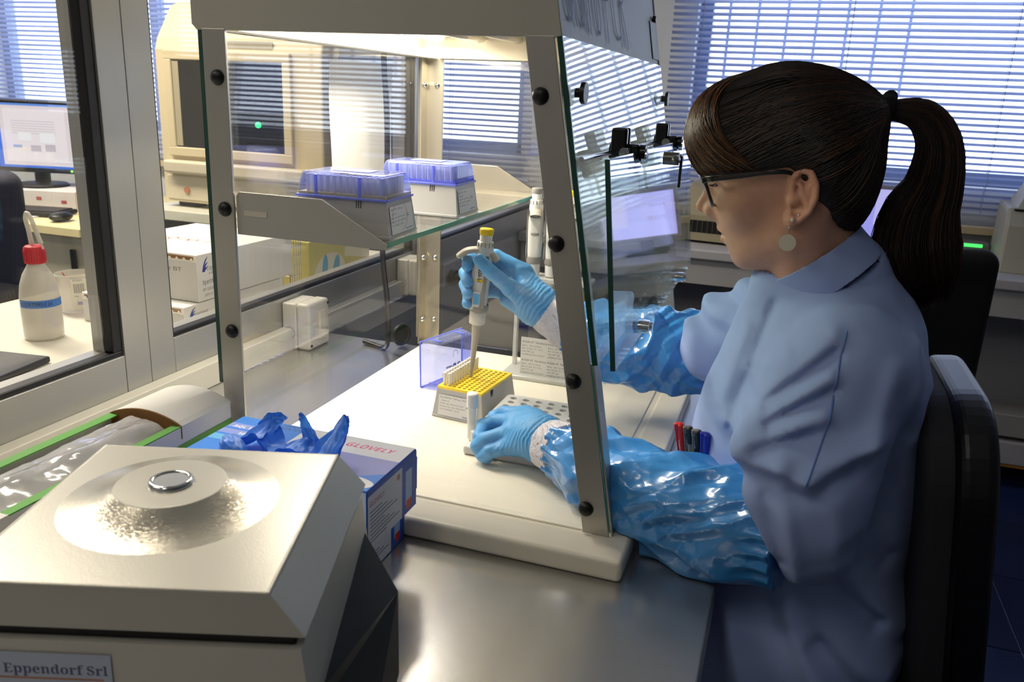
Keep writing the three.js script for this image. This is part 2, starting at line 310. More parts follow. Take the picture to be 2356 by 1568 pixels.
  // glass: sides, back, front; edges of the sheets carry the green of thick float glass
  const side = extrude([[-0.690, BT + 0.004], [glassX(BT) - 0.009, BT + 0.004], [glassX(HB) - 0.009, HB], [-0.690, HB]], 0.005, 0);
  part('side_glass', side.clone().translate(0, 0, ZN - 0.010), M.glass, t);
  part('side_glass', side.clone().translate(0, 0, ZF2 - 0.006), M.glass, t);
  part('back_glass', span(-0.7005, -0.6935, 0.90, HB, ZF2 + 0.004, ZN - 0.006), M.glassSoft, t);
  part('glass_edge', span(-0.7005, -0.6935, 0.90, HB, ZN - 0.006, ZN - 0.002), M.glassEdgeMid, t);
  part('front_glass', slantPlate(glassX(1.002) - 0.0005, 1.002, glassX(HB) - 0.0005, HB, ZF2 + 0.0, ZN + 0.002, 0.006), M.glassMirror, t);
  part('glass_edge', slantPlate(glassX(1.002) - 0.0005, 1.002, glassX(HB) - 0.0005, HB, ZN + 0.002, ZN + 0.005, 0.006), M.glassEdge, t);
  part('glass_edge', slantPlate(glassX(BT) - 0.0072, BT + 0.004, glassX(1.0) - 0.0072, 1.0, ZN - 0.010, ZN - 0.0045, 0.0015), M.glassEdgeLight, t);
  // black screw caps on the posts
  const cap = new THREE.SphereGeometry(0.0095, 20, 10, 0, Math.PI * 2, 0, Math.PI / 2).rotateX(Math.PI / 2).scale(1, 1, 0.75);
  for (const y of [1.296, 1.137, 0.976]) part('screw_cap', cap, M.black, t, [-0.6735, y, ZN + 0.0005]);
  for (const [x, y] of [[-0.264, 1.291], [-0.237, 1.135], [-0.207, 0.978], [-0.181, 0.820]]) part('screw_cap', cap, M.black, t, [x, y, ZN + 0.0005]);
  const domed = new THREE.SphereGeometry(0.0058, 14, 8, 0, Math.PI * 2, 0, Math.PI / 2).rotateX(Math.PI / 2);
  for (const y of [1.303, 0.968, 0.838]) { part('dome_nut', domed, M.chrome, t, [-0.666, y, ZF2 + 0.0035]); part('dome_nut', domed.clone().rotateY(Math.PI / 2), M.chrome, t, [-0.6868, y, ZF2 + 0.016]); }
  // knobs that clamp the front glass
  const knob = merge([cylX(0.005, 0.008, 0.004, 0, 0), cylX(0.0115, 0.005, 0.0095, 0, 0, 24)]);
  for (const z of [-0.896, -1.494]) part('clamp_knob', knob, M.black, t, [glassX(1.296) + 0.002, 1.296, z]);
  // glass shelf on two folded brackets
  const br = [[-0.660, 1.106], [-0.452, 1.106], [-0.449, 1.112], [-0.537, 1.159], [-0.655, 1.159], [-0.660, 1.154]];
  for (const [z, s] of [[-0.874, -1], [-1.507, 1]]) {
    const b = part('shelf_bracket', merge([extrude(br, 0.002, 0.0004).translate(0, 0, z - (s < 0 ? 0.002 : 0)), span(-0.660, -0.452, 1.1055, 1.1075, s < 0 ? z - 0.02 : z, s < 0 ? z : z + 0.02)]), s < 0 ? M.hood : M.steelWarm, t);
    if (s < 0) part('slot', rbox(0.034, 0.007, 0.001, 0.003, -0.632, 1.1335, z + 0.0006), std('#cfc8b4', 0.5), b);
  }
  part('glass_shelf', span(-0.690, -0.450, 1.108, 1.1145, ZF2 + 0.012, ZN - 0.010), M.glass, t);
  part('glass_edge', span(-0.450, -0.4485, 1.108, 1.1145, ZF2 + 0.012, ZN - 0.008), M.glassEdgeLight, t);
  // lamps under the hood: one lit tube, two dark ones
  const lampCol = new THREE.Color().setRGB(1.0, 0.93, 0.79);
  [[-0.645, true], [-0.570, false], [-0.496, false]].forEach(([x, lit]) => {
    const y = 1.392, z0 = -1.478, z1 = -0.90;
    const tb = part(lit ? 'lamp_tube' : 'dark_lamp_tube', cylZ(0.0125, z1 - z0 - 0.03, x, y, (z0 + z1) / 2, 28), lit ? std('#ffffff', 0.4, 0, { emissive: lampCol, emissiveIntensity: 9 }) : phy({ color: '#d9d2c0', roughness: 0.1, clearcoat: 1, transmission: 0.4, thickness: 0 }), t);
    part('end_cap', merge([cylZ(0.0128, 0.016, x, y, z0 + 0.006, 24), cylZ(0.0128, 0.016, x, y, z1 - 0.006, 24)]), std('#cfc9b8', 0.25, 0.8), tb);
    part('lamp_holder', merge([rbox(0.022, 0.05, 0.016, 0.003, x, y + 0.018, z0 - 0.010), rbox(0.022, 0.05, 0.016, 0.003, x, y + 0.018, z1 + 0.010)]), M.white, tb);
  });
  areaLight('hood_lamp_light', 0.05, 0.54, lampCol, 72, [-0.645, 1.372, -1.19], [-0.645, 0, -1.19]);
  // hinged lower pane standing off the front
  const flap = part('front_flap', slantPlate(-0.1595, 1.002, -0.1835, 1.231, -1.535, -0.856, 0.005), M.glassMirror, t);
  part('glass_edge', slantPlate(-0.1595, 1.002, -0.1835, 1.231, -0.856, -0.8535, 0.0055), M.glassEdge, flap);
  part('hinge_rod', cylZ(0.0028, 0.655, -0.212, 1.229, -1.185), M.chrome, t);
  for (const z of [-1.035, -1.372]) {
    const c = part('hinge_clamp', merge([rbox(0.02, 0.03, 0.011, 0.003, -0.207, 1.243, z + 0.009), rbox(0.02, 0.03, 0.011, 0.003, -0.207, 1.243, z - 0.009), cylX(0.010, 0.045, -0.197, 1.229, z), rbox(0.012, 0.035, 0.026, 0.003, -0.187, 1.222, z)]), std('#1b1b1d', 0.25, 0.5), t);
    part('clamp_bolt', merge([cylZ(0.0065, 0.006, -0.197, 1.229, z + 0.022), cylX(0.0085, 0.006, -0.1755, 1.226, z)]), M.chrome, c);
  }
  const wing = part('wing_knob', merge([cylX(0.009, 0.022, -0.166, 1.214, -1.204), new THREE.SphereGeometry(0.008, 14, 10).scale(0.8, 0.8, 1.9).translate(-0.157, 1.214, -1.186), new THREE.SphereGeometry(0.008, 14, 10).scale(0.8, 0.8, 1.9).translate(-0.157, 1.214, -1.222)]), std('#6a665e', 0.3, 0.6), t);
  part('lever', rbox(0.004, 0.045, 0.009, 0.002, -0.152, 1.196, -1.207), M.black, wing);
  for (const z of [-1.02, -1.36]) part('flap_clamp', merge([cylX(0.008, 0.014, -0.155, 1.012, z), cylX(0.006, 0.012, -0.152, 1.009, z - 0.016), rbox(0.01, 0.012, 0.03, 0.003, -0.155, 1.011, z - 0.008)]), M.chrome, t);
}
// black cable hanging behind the back glass
solo('power_cable', 'black power cable hanging down behind the cabinet back glass', 'cable', tube([[-0.735, 1.60, -1.435], [-0.737, 1.48, -1.432], [-0.74, 1.352, -1.43], [-0.743, 1.256, -1.447], [-0.747, 1.15, -1.456], [-0.75, 0.99, -1.442], [-0.752, 0.869, -1.467], [-0.755, 0.79, -1.475], [-0.77, 0.767, -1.49], [-0.83, 0.7665, -1.51]], 0.0055, 80), std('#191a20', 0.4));
// ---------------------------------------------------------------- tip boxes
const rackText = (title, red, w = 300, h = 220) => canvasTex(w, h, (g) => {
  g.fillStyle = '#d7d6d4'; g.fillRect(0, 0, w, h); g.fillStyle = '#3a3a3c'; g.font = '22px sans-serif';
  g.fillText(title, 10, 34); g.font = '17px sans-serif'; g.fillText('■ 0030 10', 10, 68); g.fillText('Order No. 0030 077.547', 10, 98); g.fillText('Use/CE Cat. No. 00250307', 10, 128); g.fillText('LOT H185032 · 2016', 10, 158);
  g.font = 'italic 34px serif'; g.fillText('B2.', w - 90, 104); g.fillStyle = '#2b3ca8'; g.font = 'bold 20px sans-serif'; g.fillText('eppendorf', w - 112, h - 14);
  if (red) { g.strokeStyle = '#c2453a'; g.lineWidth = 4; g.beginPath(); g.ellipse(w * 0.42, h * 0.42, w * 0.33, h * 0.52, 0.2, 2.6, 7.4); g.stroke(); }
});
const tipGeo = cyl(0.0030, 0.0022, 0.022, 0, 0.011, 0, 8);
function tipBox(pos, turn, o) {
  const t = thing('tip_box', o.label, 'tip box', pos, turn), W = 0.118, D = 0.079, hb = 0.047;
  const gm = o.bodyMat || M.boxGrey;
  const hw = 0.030, gx = W / 2 + 0.006 * (1 - hw / hb), gz = D / 2 + 0.006 * (1 - hw / hb), wall = (x0, z0, x1, z1, u0, v0, u1, v1) => hexa([[x0, hw, z0], [x1, hw, z1], [x1 * 0.97, hw, z1 * 0.96], [x0 * 0.97, hw, z0 * 0.96]], [[u0, hb, v0], [u1, hb, v1], [u1 * 0.97, hb, v1 * 0.96], [u0 * 0.97, hb, v0 * 0.96]]);
  part('base', merge([frustum(W / 2 + 0.006, D / 2 + 0.006, gx, gz, hw), wall(-gx, gz, gx, gz, -W / 2, D / 2, W / 2, D / 2), wall(gx, gz, gx, -gz, W / 2, D / 2, W / 2, -D / 2), wall(gx, -gz, -gx, -gz, W / 2, -D / 2, -W / 2, -D / 2), wall(-gx, -gz, -gx, gz, -W / 2, -D / 2, -W / 2, D / 2)]), gm, t);
  part('foot_rim', rbox(W + 0.013, 0.004, D + 0.013, 0.0012, 0, 0.002, 0), gm, t);
  // perforated tray
  const tray = new THREE.Shape([[-W / 2, -D / 2], [W / 2, -D / 2], [W / 2, D / 2], [-W / 2, D / 2]].map(p => new THREE.Vector2(...p)));
  for (let i = 0; i < 12; i++) for (let j = 0; j < 8; j++) { const h = new THREE.Path(); h.absarc(-0.0495 + i * 0.009, -0.0315 + j * 0.009, 0.0031, 0, Math.PI * 2); tray.holes.push(h); }
  const tg = new THREE.ExtrudeGeometry(tray, { depth: 0.004, bevelEnabled: false, curveSegments: 7 }).rotateX(-Math.PI / 2).translate(0, hb, 0);
  part('tip_tray', tg, o.trayMat || M.yellow, t);
  for (let i = 0; i < 12; i++) for (let j = 0; j < 8; j++) if (o.tips(i, j)) part('pipette_tip', tipGeo, M.tip, t, [-0.0495 + i * 0.009, hb + 0.003, -0.0315 + j * 0.009]);
  if (o.lid) lidOn(t, hb + 0.004);
  const fw = o.labelSide === 'end' ? 0.062 : 0.07;
  const lab = part('label', new THREE.PlaneGeometry(fw, 0.034), std('#ffffff', 0.6, 0, { map: rackText(o.text || 'Dualfilter 100 µl, PCR clean/sterile', o.red) }), t);
  const tl = Math.atan(0.006 / hb);
  lab.position.set(W / 2 + 0.0036, hb * 0.46, 0); lab.rotation.order = 'YXZ'; lab.rotation.set(-tl, Math.PI / 2, 0); lab.position.x += 0.0006;
  for (const z of [1, -1]) part('hinge_clip', merge([box(0.0012, 0.012, 0.0006, -0.002, hb - 0.006, z * (D / 2 + 0.0012)), box(0.0012, 0.012, 0.0006, 0.001, hb - 0.006, z * (D / 2 + 0.0012)), box(0.0012, 0.012, 0.0006, 0.004, hb - 0.006, z * (D / 2 + 0.0012))]), M.blackSoft, t, [0.022, 0, 0]);
  return t;
}
function lidShell(W, D, h, th = 0.0014) {
  const rs = (w, d, r) => { const s = new THREE.Shape(); s.moveTo(-w / 2 + r, -d / 2); s.lineTo(w / 2 - r, -d / 2); s.quadraticCurveTo(w / 2, -d / 2, w / 2, -d / 2 + r); s.lineTo(w / 2, d / 2 - r); s.quadraticCurveTo(w / 2, d / 2, w / 2 - r, d / 2); s.lineTo(-w / 2 + r, d / 2); s.quadraticCurveTo(-w / 2, d / 2, -w / 2, d / 2 - r); s.lineTo(-w / 2, -d / 2 + r); s.quadraticCurveTo(-w / 2, -d / 2, -w / 2 + r, -d / 2); return s.getPoints(5); };
  // loft of rounded rectangles from the rim to the top
  const lv = [[0, 1], [h * 0.35, 0.985], [h * 0.7, 0.955], [h * 0.9, 0.915], [h * 0.98, 0.87], [h, 0.82]], rings = lv.map(([y, k]) => rs(W - (1 - k) * 0.1, D - (1 - k) * 0.1, 0.008).map(p => [p.x, y, p.y]));
  const pos = [], n = rings[0].length - 1, q = (a, b, c, d) => pos.push(...a, ...b, ...c, ...a, ...c, ...d);
  for (let l = 0; l < rings.length - 1; l++) for (let i = 0; i < n; i++) q(rings[l][i], rings[l + 1][i], rings[l + 1][i + 1], rings[l][i + 1]);
  const tp = rings[rings.length - 1]; for (let i = 0; i < n; i++) pos.push(0, h, 0, ...tp[(i + 1) % n], ...tp[i]);
  const g = new THREE.BufferGeometry(); g.setAttribute('position', new THREE.Float32BufferAttribute(pos, 3)); g.computeVertexNormals(); return g;
}
function lidOn(t, y) {
  const W = 0.122, D = 0.083, h = 0.031;
  const l = part('lid', lidShell(W, D, h), M.blueLid, t, [0, y - 0.006, 0]);
  for (const s of [1, -1]) for (const x of [-0.034, 0.024]) part('lid_rib', rbox(0.004, h * 0.92, 0.002, 0.0008, x, h * 0.44, s * (D / 2 - 0.0008)), M.blueRib, l);
  part('lid_rim', merge([rbox(W, 0.003, 0.0016, 0.0006, 0, 0.0015, D / 2), rbox(W, 0.003, 0.0016, 0.0006, 0, 0.0015, -D / 2), rbox(0.0016, 0.003, D, 0.0006, W / 2, 0.0015, 0), rbox(0.0016, 0.003, D, 0.0006, -W / 2, 0.0015, 0)]), M.blueRib, l);
  part('lid_print', box(0.05, 0.0004, 0.03, 0, h + 0.0004, 0), std('#5a62b8', 0.5), l);
  return l;
}
tipBox([-0.521, 1.1150, -0.930], 0.06, { label: 'tip box with yellow tray and full tips, red scribble on label, nearer on glass shelf', trayMat: M.yellowDull, tips: () => true, lid: true, red: true, bodyMat: M.boxGrey2, text: 'epT.I.P.S. 200 µl' });
tipBox([-0.522, 1.1150, -1.155], 0.02, { label: 'tip box with solid blue tray farther back on the glass shelf', trayMat: std('#3a48c8', 0.4), tips: (i, j) => true, lid: true, text: 'epT.I.P.S. 10 µl' });
// ---------------------------------------------------------------- things on the work board
tipBox([-0.4497, BT + 0.0004, -1.194], -(Math.PI / 2 + 0.09), { label: 'open tip box with yellow tray under the pipette, partly emptied', tips: (i, j) => j >= 6, lid: false });
{ // its lid standing on edge behind it
  const t = thing('tip_box_cover', 'translucent blue cover standing on edge behind the open tip box', 'box cover', [-0.559, BT + 0.0008, -1.302], 1.318);
  const W = 0.122, D = 0.083, h = 0.031;
  const l = part('shell', lidShell(W, D, h), M.blueLid, t); l.rotation.set(Math.PI / 2 - 0.03, 0, 0); l.position.set(0, D / 2 + 0.001, 0);
  for (const s of [1, -1]) for (const x of [-0.034, 0.034]) part('lid_rib', rbox(0.004, h * 0.92, 0.002, 0.0008, x, h * 0.44, s * (D / 2 - 0.0008)), M.blueRib, l);
  part('lid_rim', merge([rbox(W, 0.003, 0.0016, 0.0006, 0, 0.0015, D / 2), rbox(W, 0.003, 0.0016, 0.0006, 0, 0.0015, -D / 2), rbox(0.0016, 0.003, D, 0.0006, W / 2, 0.0015, 0), rbox(0.0016, 0.003, D, 0.0006, -W / 2, 0.0015, 0)]), M.blueRib, l);
  const pr = part('lid_print', new THREE.PlaneGeometry(0.085, 0.06), std('#ffffff', 0.5, 0, { transparent: true, map: canvasTex(340, 240, (g, w, h2) => {
    g.clearRect(0, 0, w, h2); g.fillStyle = 'rgba(60,66,170,0.9)';
    const hex = (x, y, r) => { g.beginPath(); for (let k = 0; k < 6; k++) g.lineTo(x + r * Math.cos(k * Math.PI / 3), y + r * Math.sin(k * Math.PI / 3)); g.closePath(); g.fill(); };
    hex(150, 150, 26); hex(200, 150, 26); g.fillRect(12, 172, 100, 26); g.fillStyle = 'rgba(80,80,100,0.8)'; g.fillRect(50, 134, 68, 14); g.font = '18px sans-serif'; g.fillText('eppendorf', 30, 224);
    g.strokeStyle = 'rgba(90,90,150,0.7)'; g.lineWidth = 4; g.beginPath(); g.arc(160, 60, 26, 2.4, 6.6); g.stroke();
  }) }), l, [0.004, h + 0.0006, 0.004]); pr.rotation.set(-Math.PI / 2, 0, 0);
}
{ // tube rack
  const t = thing('tube_rack', 'white plastic tube rack with round holes under the gloved left hand', 'tube rack', [-0.3235, BT + 0.0004, -1.110]);
  const w = 0.137, d = 0.172, s = new THREE.Shape(); const r = 0.008;
  s.moveTo(-w / 2 + r, -d / 2); s.lineTo(w / 2 - r, -d / 2); s.quadraticCurveTo(w / 2, -d / 2, w / 2, -d / 2 + r); s.lineTo(w / 2, d / 2 - r); s.quadraticCurveTo(w / 2, d / 2, w / 2 - r, d / 2); s.lineTo(-w / 2 + r, d / 2); s.quadraticCurveTo(-w / 2, d / 2, -w / 2, d / 2 - r); s.lineTo(-w / 2, -d / 2 + r); s.quadraticCurveTo(-w / 2, -d / 2, -w / 2 + r, -d / 2);
  for (let i = 0; i < 6; i++) for (let j = 0; j < 9; j++) { const h = new THREE.Path(); h.absarc(-0.055 + i * 0.0215 + (j % 2) * 0.002, -0.074 + j * 0.0183, 0.0063, 0, Math.PI * 2); s.holes.push(h); }
  const wm = std('#d6d4cf', 0.42);
  part('top_plate', new THREE.ExtrudeGeometry(s, { depth: 0.022, bevelEnabled: true, bevelSize: 0.0008, bevelThickness: 0.0008, bevelSegments: 1, curveSegments: 10 }).rotateX(-Math.PI / 2).translate(0, 0.0105, 0), wm, t);
  part('base_tray', rbox(w + 0.012, 0.0135, d + 0.016, 0.004, -0.002, 0.0068, 0), wm, t);
  part('inner_floor', box(w - 0.004, 0.002, d - 0.004, 0, 0.0145, 0), wm, t);
}
{
  const t = thing('sample_tube', 'white capped sample tube standing upright beside the gloved left hand', 'tube', [-0.3965, BT + 0.0142, -1.040]);
  part('tube_body', lathe([[0, 0.0005], [0.0052, 0.001], [0.0064, 0.004], [0.0068, 0.05], [0.0068, 0.056]]), M.tube, t);
  part('cap', lathe([[0.0068, 0.051], [0.0082, 0.052], [0.0084, 0.070], [0.0078, 0.0735], [0, 0.074]]), std('#e8e7e1', 0.4), t);
  t.position.x = -0.3958;
}
// ---------------------------------------------------------------- pipettes
function pipette(label, pos, dir, capMat, o = {}) {
  const t = thing('pipette', label, 'pipette', pos);
  t.quaternion.setFromUnitVectors(V(0, 1, 0), V(...dir).normalize());
  if (o.turn) t.rotateY(o.turn);
  const L = M.pipette, G = M.pipetteGrey;
  part('tip_cone', lathe([[0.0012, 0], [0.0018, 0.001], [0.0028, 0.018], [0.0052, 0.07], [0.0068, 0.094], [0.0078, 0.098]]), o.coneMat || std('#b5aea0', 0.45), t);
  part('ejector_collar', lathe([[0.0078, 0.094], [0.0112, 0.096], [0.0118, 0.114], [0.0108, 0.118]]), L, t);
  // oval barrel
  const lv = [[0.114, 0.0105, 0.0105, 0], [0.122, 0.0125, 0.0125, -0.001], [0.150, 0.0135, 0.014, -0.002], [0.19, 0.0135, 0.0145, -0.001], [0.205, 0.0125, 0.013, 0], [0.212, 0.0105, 0.011, 0], [0.2135, 0, 0, 0]];
  const pos2 = [], n = 28; const ring = (l) => { const a = []; for (let i = 0; i <= n; i++) { const f = i / n * Math.PI * 2, c = Math.cos(f), s = Math.sin(f), e = 0.75; a.push([l[3] + l[1] * Math.sign(c) * Math.abs(c) ** e, l[0], l[2] * Math.sign(s) * Math.abs(s) ** e]); } return a; };
  for (let k = 0; k < lv.length - 1; k++) { const a = ring(lv[k]), b = ring(lv[k + 1]); for (let i = 0; i < n; i++) pos2.push(...a[i], ...b[i], ...b[i + 1], ...a[i], ...b[i + 1], ...a[i + 1]); }
  const bg = new THREE.BufferGeometry(); bg.setAttribute('position', new THREE.Float32BufferAttribute(pos2, 3)); bg.computeVertexNormals();
  part('barrel', bg, L, t);
  part('grey_band', lathe([[0.0122, 0.116], [0.0138, 0.119], [0.0142, 0.128], [0.0136, 0.129]]), G, t);
  part('side_rib', rbox(0.005, 0.085, 0.0015, 0.0007, 0.0045, 0.168, 0.0145), G, t);
  // finger hook
  part('finger_hook', new THREE.TubeGeometry(new THREE.CatmullRomCurve3([V(0.019, 0.203, 0), V(0.008, 0.213, 0), V(-0.008, 0.2165, 0), V(-0.024, 0.213, 0), V(-0.034, 0.204, 0)]), 24, 0.0052, 12).scale(1, 1, 2.0), std('#b8b2a4', 0.45), t);
  part('hook_end', new THREE.SphereGeometry(0.0052, 12, 8).scale(1, 0.8, 2).translate(-0.034, 0.204, 0), std('#b8b2a4', 0.45), t);
  part('neck', lathe([[0.0125, 0.210], [0.0125, 0.221], [0.0112, 0.224], [0.0112, 0.231], [0, 0.2312]]), L, t);
  for (let k = 0; k < 12; k++) part('grip_notch', box(0.0012, 0.007, 0.0012, 0.0114 * Math.cos(k * 0.5236), 0.2265, 0.0114 * Math.sin(k * 0.5236)), G, t);
  part('plunger', lathe([[0.0085, 0.228], [0.0088, 0.244], [0, 0.2442]]), std('#e2dfd6', 0.4), t);
  part('plunger_cap', lathe([[0.0088, 0.2415], [0.0098, 0.243], [0.0100, 0.2495], [0.0092, 0.2515], [0, 0.252]]), capMat, t);
  part('color_ring', lathe([[0.0138, 0.168], [0.0145, 0.1685], [0.0145, 0.1725], [0.0138, 0.173]]).scale(1.0, 1, 1.03).translate(-0.0015, 0, 0), capMat, t);
  const disp = part('display', rbox(0.011, 0.026, 0.0015, 0.0012, -0.0045, 0.140, 0.0146), std('#cfcfd2', 0.3), t);
  part('display_screen', box(0.008, 0.017, 0.0006, -0.0045, 0.140, 0.0155), std('#57aee0', 0.3), disp);
  const tx = part('lettering', new THREE.PlaneGeometry(0.009, 0.05), std('#ffffff', 0.5, 0, { transparent: true, map: canvasTex(64, 360, (g, w, h) => { g.clearRect(0, 0, w, h); g.translate(w / 2, h / 2); g.rotate(Math.PI / 2); g.fillStyle = '#1b1b1d'; g.font = 'bold 50px sans-serif'; g.textAlign = 'center'; g.fillText(o.text || 'A1224-3T', 0, 16); }) }), t, [-0.0035, 0.182, 0.01485]);
  return t;
}
pipette('white pipette with yellow plunger cap held in the gloved right hand', [-0.4610, 0.8375, -1.200], [0.0185, 0.2505, -0.004], M.yellow, { turn: 0.35 }).scale.set(1.14, 1, 1.14);
{
  const t = thing('pipette_stand', 'clear acrylic pipette stand with printed label cards at the cabinet back', 'pipette stand', [-0.39, BT + 0.0004, -1.405]);
  const ac = phy({ color: '#e6e6e0', roughness: 0.15, transmission: 0.5, thickness: 0 });
  part('base', rbox(0.15, 0.008, 0.09, 0.003, 0, 0.004, 0), ac, t);
  part('shelf', extrude([[-0.075, -0.02], [0.075, -0.02], [0.075, 0.03], [-0.075, 0.03]], 0.006, 0.001, [-0.034, 0.0, 0.034].map(x => { const h = new THREE.Path(); h.absarc(x, 0, 0.0098, 0, Math.PI * 2); return h; })).rotateX(-Math.PI / 2).translate(0, 0.182, 0), ac, t);
  for (const x of [-0.068, 0.068]) part('upright', rbox(0.008, 0.186, 0.01, 0.002, x, 0.095, -0.02), ac, t);
  const cards = canvasTex(512, 380, (g, w, h) => { g.fillStyle = '#d9d7d0'; g.fillRect(0, 0, w, h); g.fillStyle = '#3b3a3a';
    for (const [cx, cy] of [[14, 20], [14, 200], [270, 200], [270, 20]]) { g.font = 'bold 24px monospace'; g.fillText('A1224-3T Taratura', cx, cy + 30); g.font = '20px monospace'; g.fillText('data: 09/12/2015', cx, cy + 66); g.fillText('doc:A1224.27.1513', cx, cy + 94); g.fillText('cod.097 gc', cx, cy + 122); g.fillText('scadenza:04/12/2017', cx, cy + 152); } });
  part('label_card', box(0.098, 0.074, 0.0008, 0, 0, 0), [M.card, M.card, M.card, M.card, std('#ffffff', 0.6, 0, { map: cards }), M.card], t, [0.008, 0.042, 0.030]);
}
pipette('white pipette with grey cap in the stand, left of the two', [-0.424, BT + 0.0961, -1.405], [0.0, 1, 0.0], std('#8f8a84', 0.4), { turn: -1.3, coneMat: std('#d5d2ca', 0.4), text: 'A1222-3T' });
pipette('white pipette with grey cap in the stand, nearer the front glass', [-0.390, BT + 0.0961, -1.405], [0.0, 1, 0.0], std('#8f8a84', 0.4), { turn: -1.3, coneMat: std('#d5d2ca', 0.4), text: 'A1223-3T' });
pipette('white pipette in the stand seen through the front glass', [-0.356, BT + 0.0961, -1.405], [0.0, 1, 0.0], M.yellow, { turn: -1.3, coneMat: std('#d5d2ca', 0.4), text: 'A1225-3T' });
// ---------------------------------------------------------------- glove boxes on the bench
const gloveSide = canvasTex(512, 300, (g, w, h) => {
  g.fillStyle = '#2257c2'; g.fillRect(0, 0, w, h); g.fillStyle = '#dcdde6'; g.fillRect(0, 26, 350, h - 26); g.fillStyle = '#c65a86'; g.font = 'bold italic 34px sans-serif'; g.fillText('GLOVELY', 14, 84);
  g.fillStyle = '#6f7080'; for (let k = 0; k < 9; k++) g.fillRect(20, 110 + k * 19, 120 + (k * 53) % 190, 6);
  g.fillStyle = '#b07a5a'; g.beginPath(); g.arc(310, 62, 16, 0, 7); g.fill(); g.fillStyle = '#a9bfe8'; g.fillRect(390, 70, 70, 180); g.fillStyle = '#d8382c'; g.fillRect(400, 230, 60, 50);
});
const gloveTop = canvasTex(1024, 512, (g, w, h) => { // read from the wall side
  const gr = g; gr.fillStyle = '#2f86ea'; gr.fillRect(0, 0, w, h);
  gr.fillStyle = '#e3e4ee'; gr.fillRect(0, 300, 620, 212); gr.fillStyle = '#8f95d6'; gr.beginPath(); gr.moveTo(0, 190); gr.quadraticCurveTo(200, 60, 330, 60); gr.lineTo(330, 330); gr.lineTo(0, 330); gr.fill();
  gr.fillStyle = '#f2f2f6'; gr.beginPath(); gr.ellipse(150, 60, 150, 60, 0, 0, 7); gr.fill(); gr.fillStyle = '#68b8ef'; gr.fillRect(760, 210, 264, 60); gr.fillStyle = '#8fa0e8'; gr.fillRect(800, 290, 224, 56); gr.fillRect(820, 366, 204, 56);
  gr.save(); gr.translate(w, h); gr.rotate(Math.PI); gr.fillStyle = '#e0407e'; gr.font = 'bold italic 62px sans-serif'; gr.fillText('GLOVELY', 676, 110);
  gr.fillStyle = '#f4f6ff'; gr.font = 'bold 52px sans-serif'; gr.fillText('M', 96, 292); gr.font = 'bold 40px sans-serif'; gr.fillText('100', 110, 214); gr.fillText('AQL 1.5', 30, 138);
  gr.fillStyle = '#1b2a55'; gr.font = '34px sans-serif'; gr.fillText('SENZA POLVERE', 230, 66); gr.fillText('POWDER FREE', 230, 32); gr.restore();
});
function gloveBox(label, x0, x1, z0, z1, y0, withGloves) {
  const h = 0.07, t = thing('glove_box', label, 'glove box', [(x0 + x1) / 2, y0, (z0 + z1) / 2], 0, 'disposable glove boxes');
  const w = x1 - x0, d = z1 - z0, blue = std('#2a63cf', 0.5), pale = std('#b9c9ec', 0.5);
  part('carton', rbox(w, h, d, 0.0015, 0, h / 2, 0), blue, t);
  const s1 = part('side_print', new THREE.PlaneGeometry(d - 0.002, h - 0.002), std('#fff', 0.5, 0, { map: gloveSide }), t, [w / 2 + 0.0004, h / 2, 0]); s1.rotation.y = Math.PI / 2;
  const s2 = part('front_print', new THREE.PlaneGeometry(w - 0.002, h - 0.002), pale, t, [0, h / 2, d / 2 + 0.0004]);
  if (withGloves) { const s3 = part('top_print', new THREE.PlaneGeometry(w - 0.002, d - 0.002), std('#fff', 0.45, 0, { map: gloveTop }), t, [0, h + 0.0004, 0]); s3.rotation.set(-Math.PI / 2, 0, Math.PI); s3.rotation.z = Math.PI; s3.rotation.set(-Math.PI / 2, 0, Math.PI); }
  part('end_flap', hexa([[w / 2 - 0.001, 0.02, -d / 2], [w / 2 + 0.0005, 0.02, -d / 2], [w / 2 + 0.0005, 0.02, -d / 2 - 0.0008], [w / 2 - 0.001, 0.02, -d / 2 - 0.0008]].map(p => p), [[w / 2 - 0.001, 0.06, -d / 2], [w / 2 + 0.0005, 0.06, -d / 2], [w / 2 + 0.0005, 0.06, -d / 2 - 0.0008], [w / 2 - 0.001, 0.06, -d / 2 - 0.0008]]), pale, t);
  return t;
}
gloveBox('lower of two stacked blue and white glove boxes beside the work board', -0.630, -0.396, -0.8165, -0.705, 0.7606, false);
gloveBox('upper glove box with crumpled blue gloves coming out of its top', -0.595, -0.363, -0.780, -0.663, 0.8312, true);
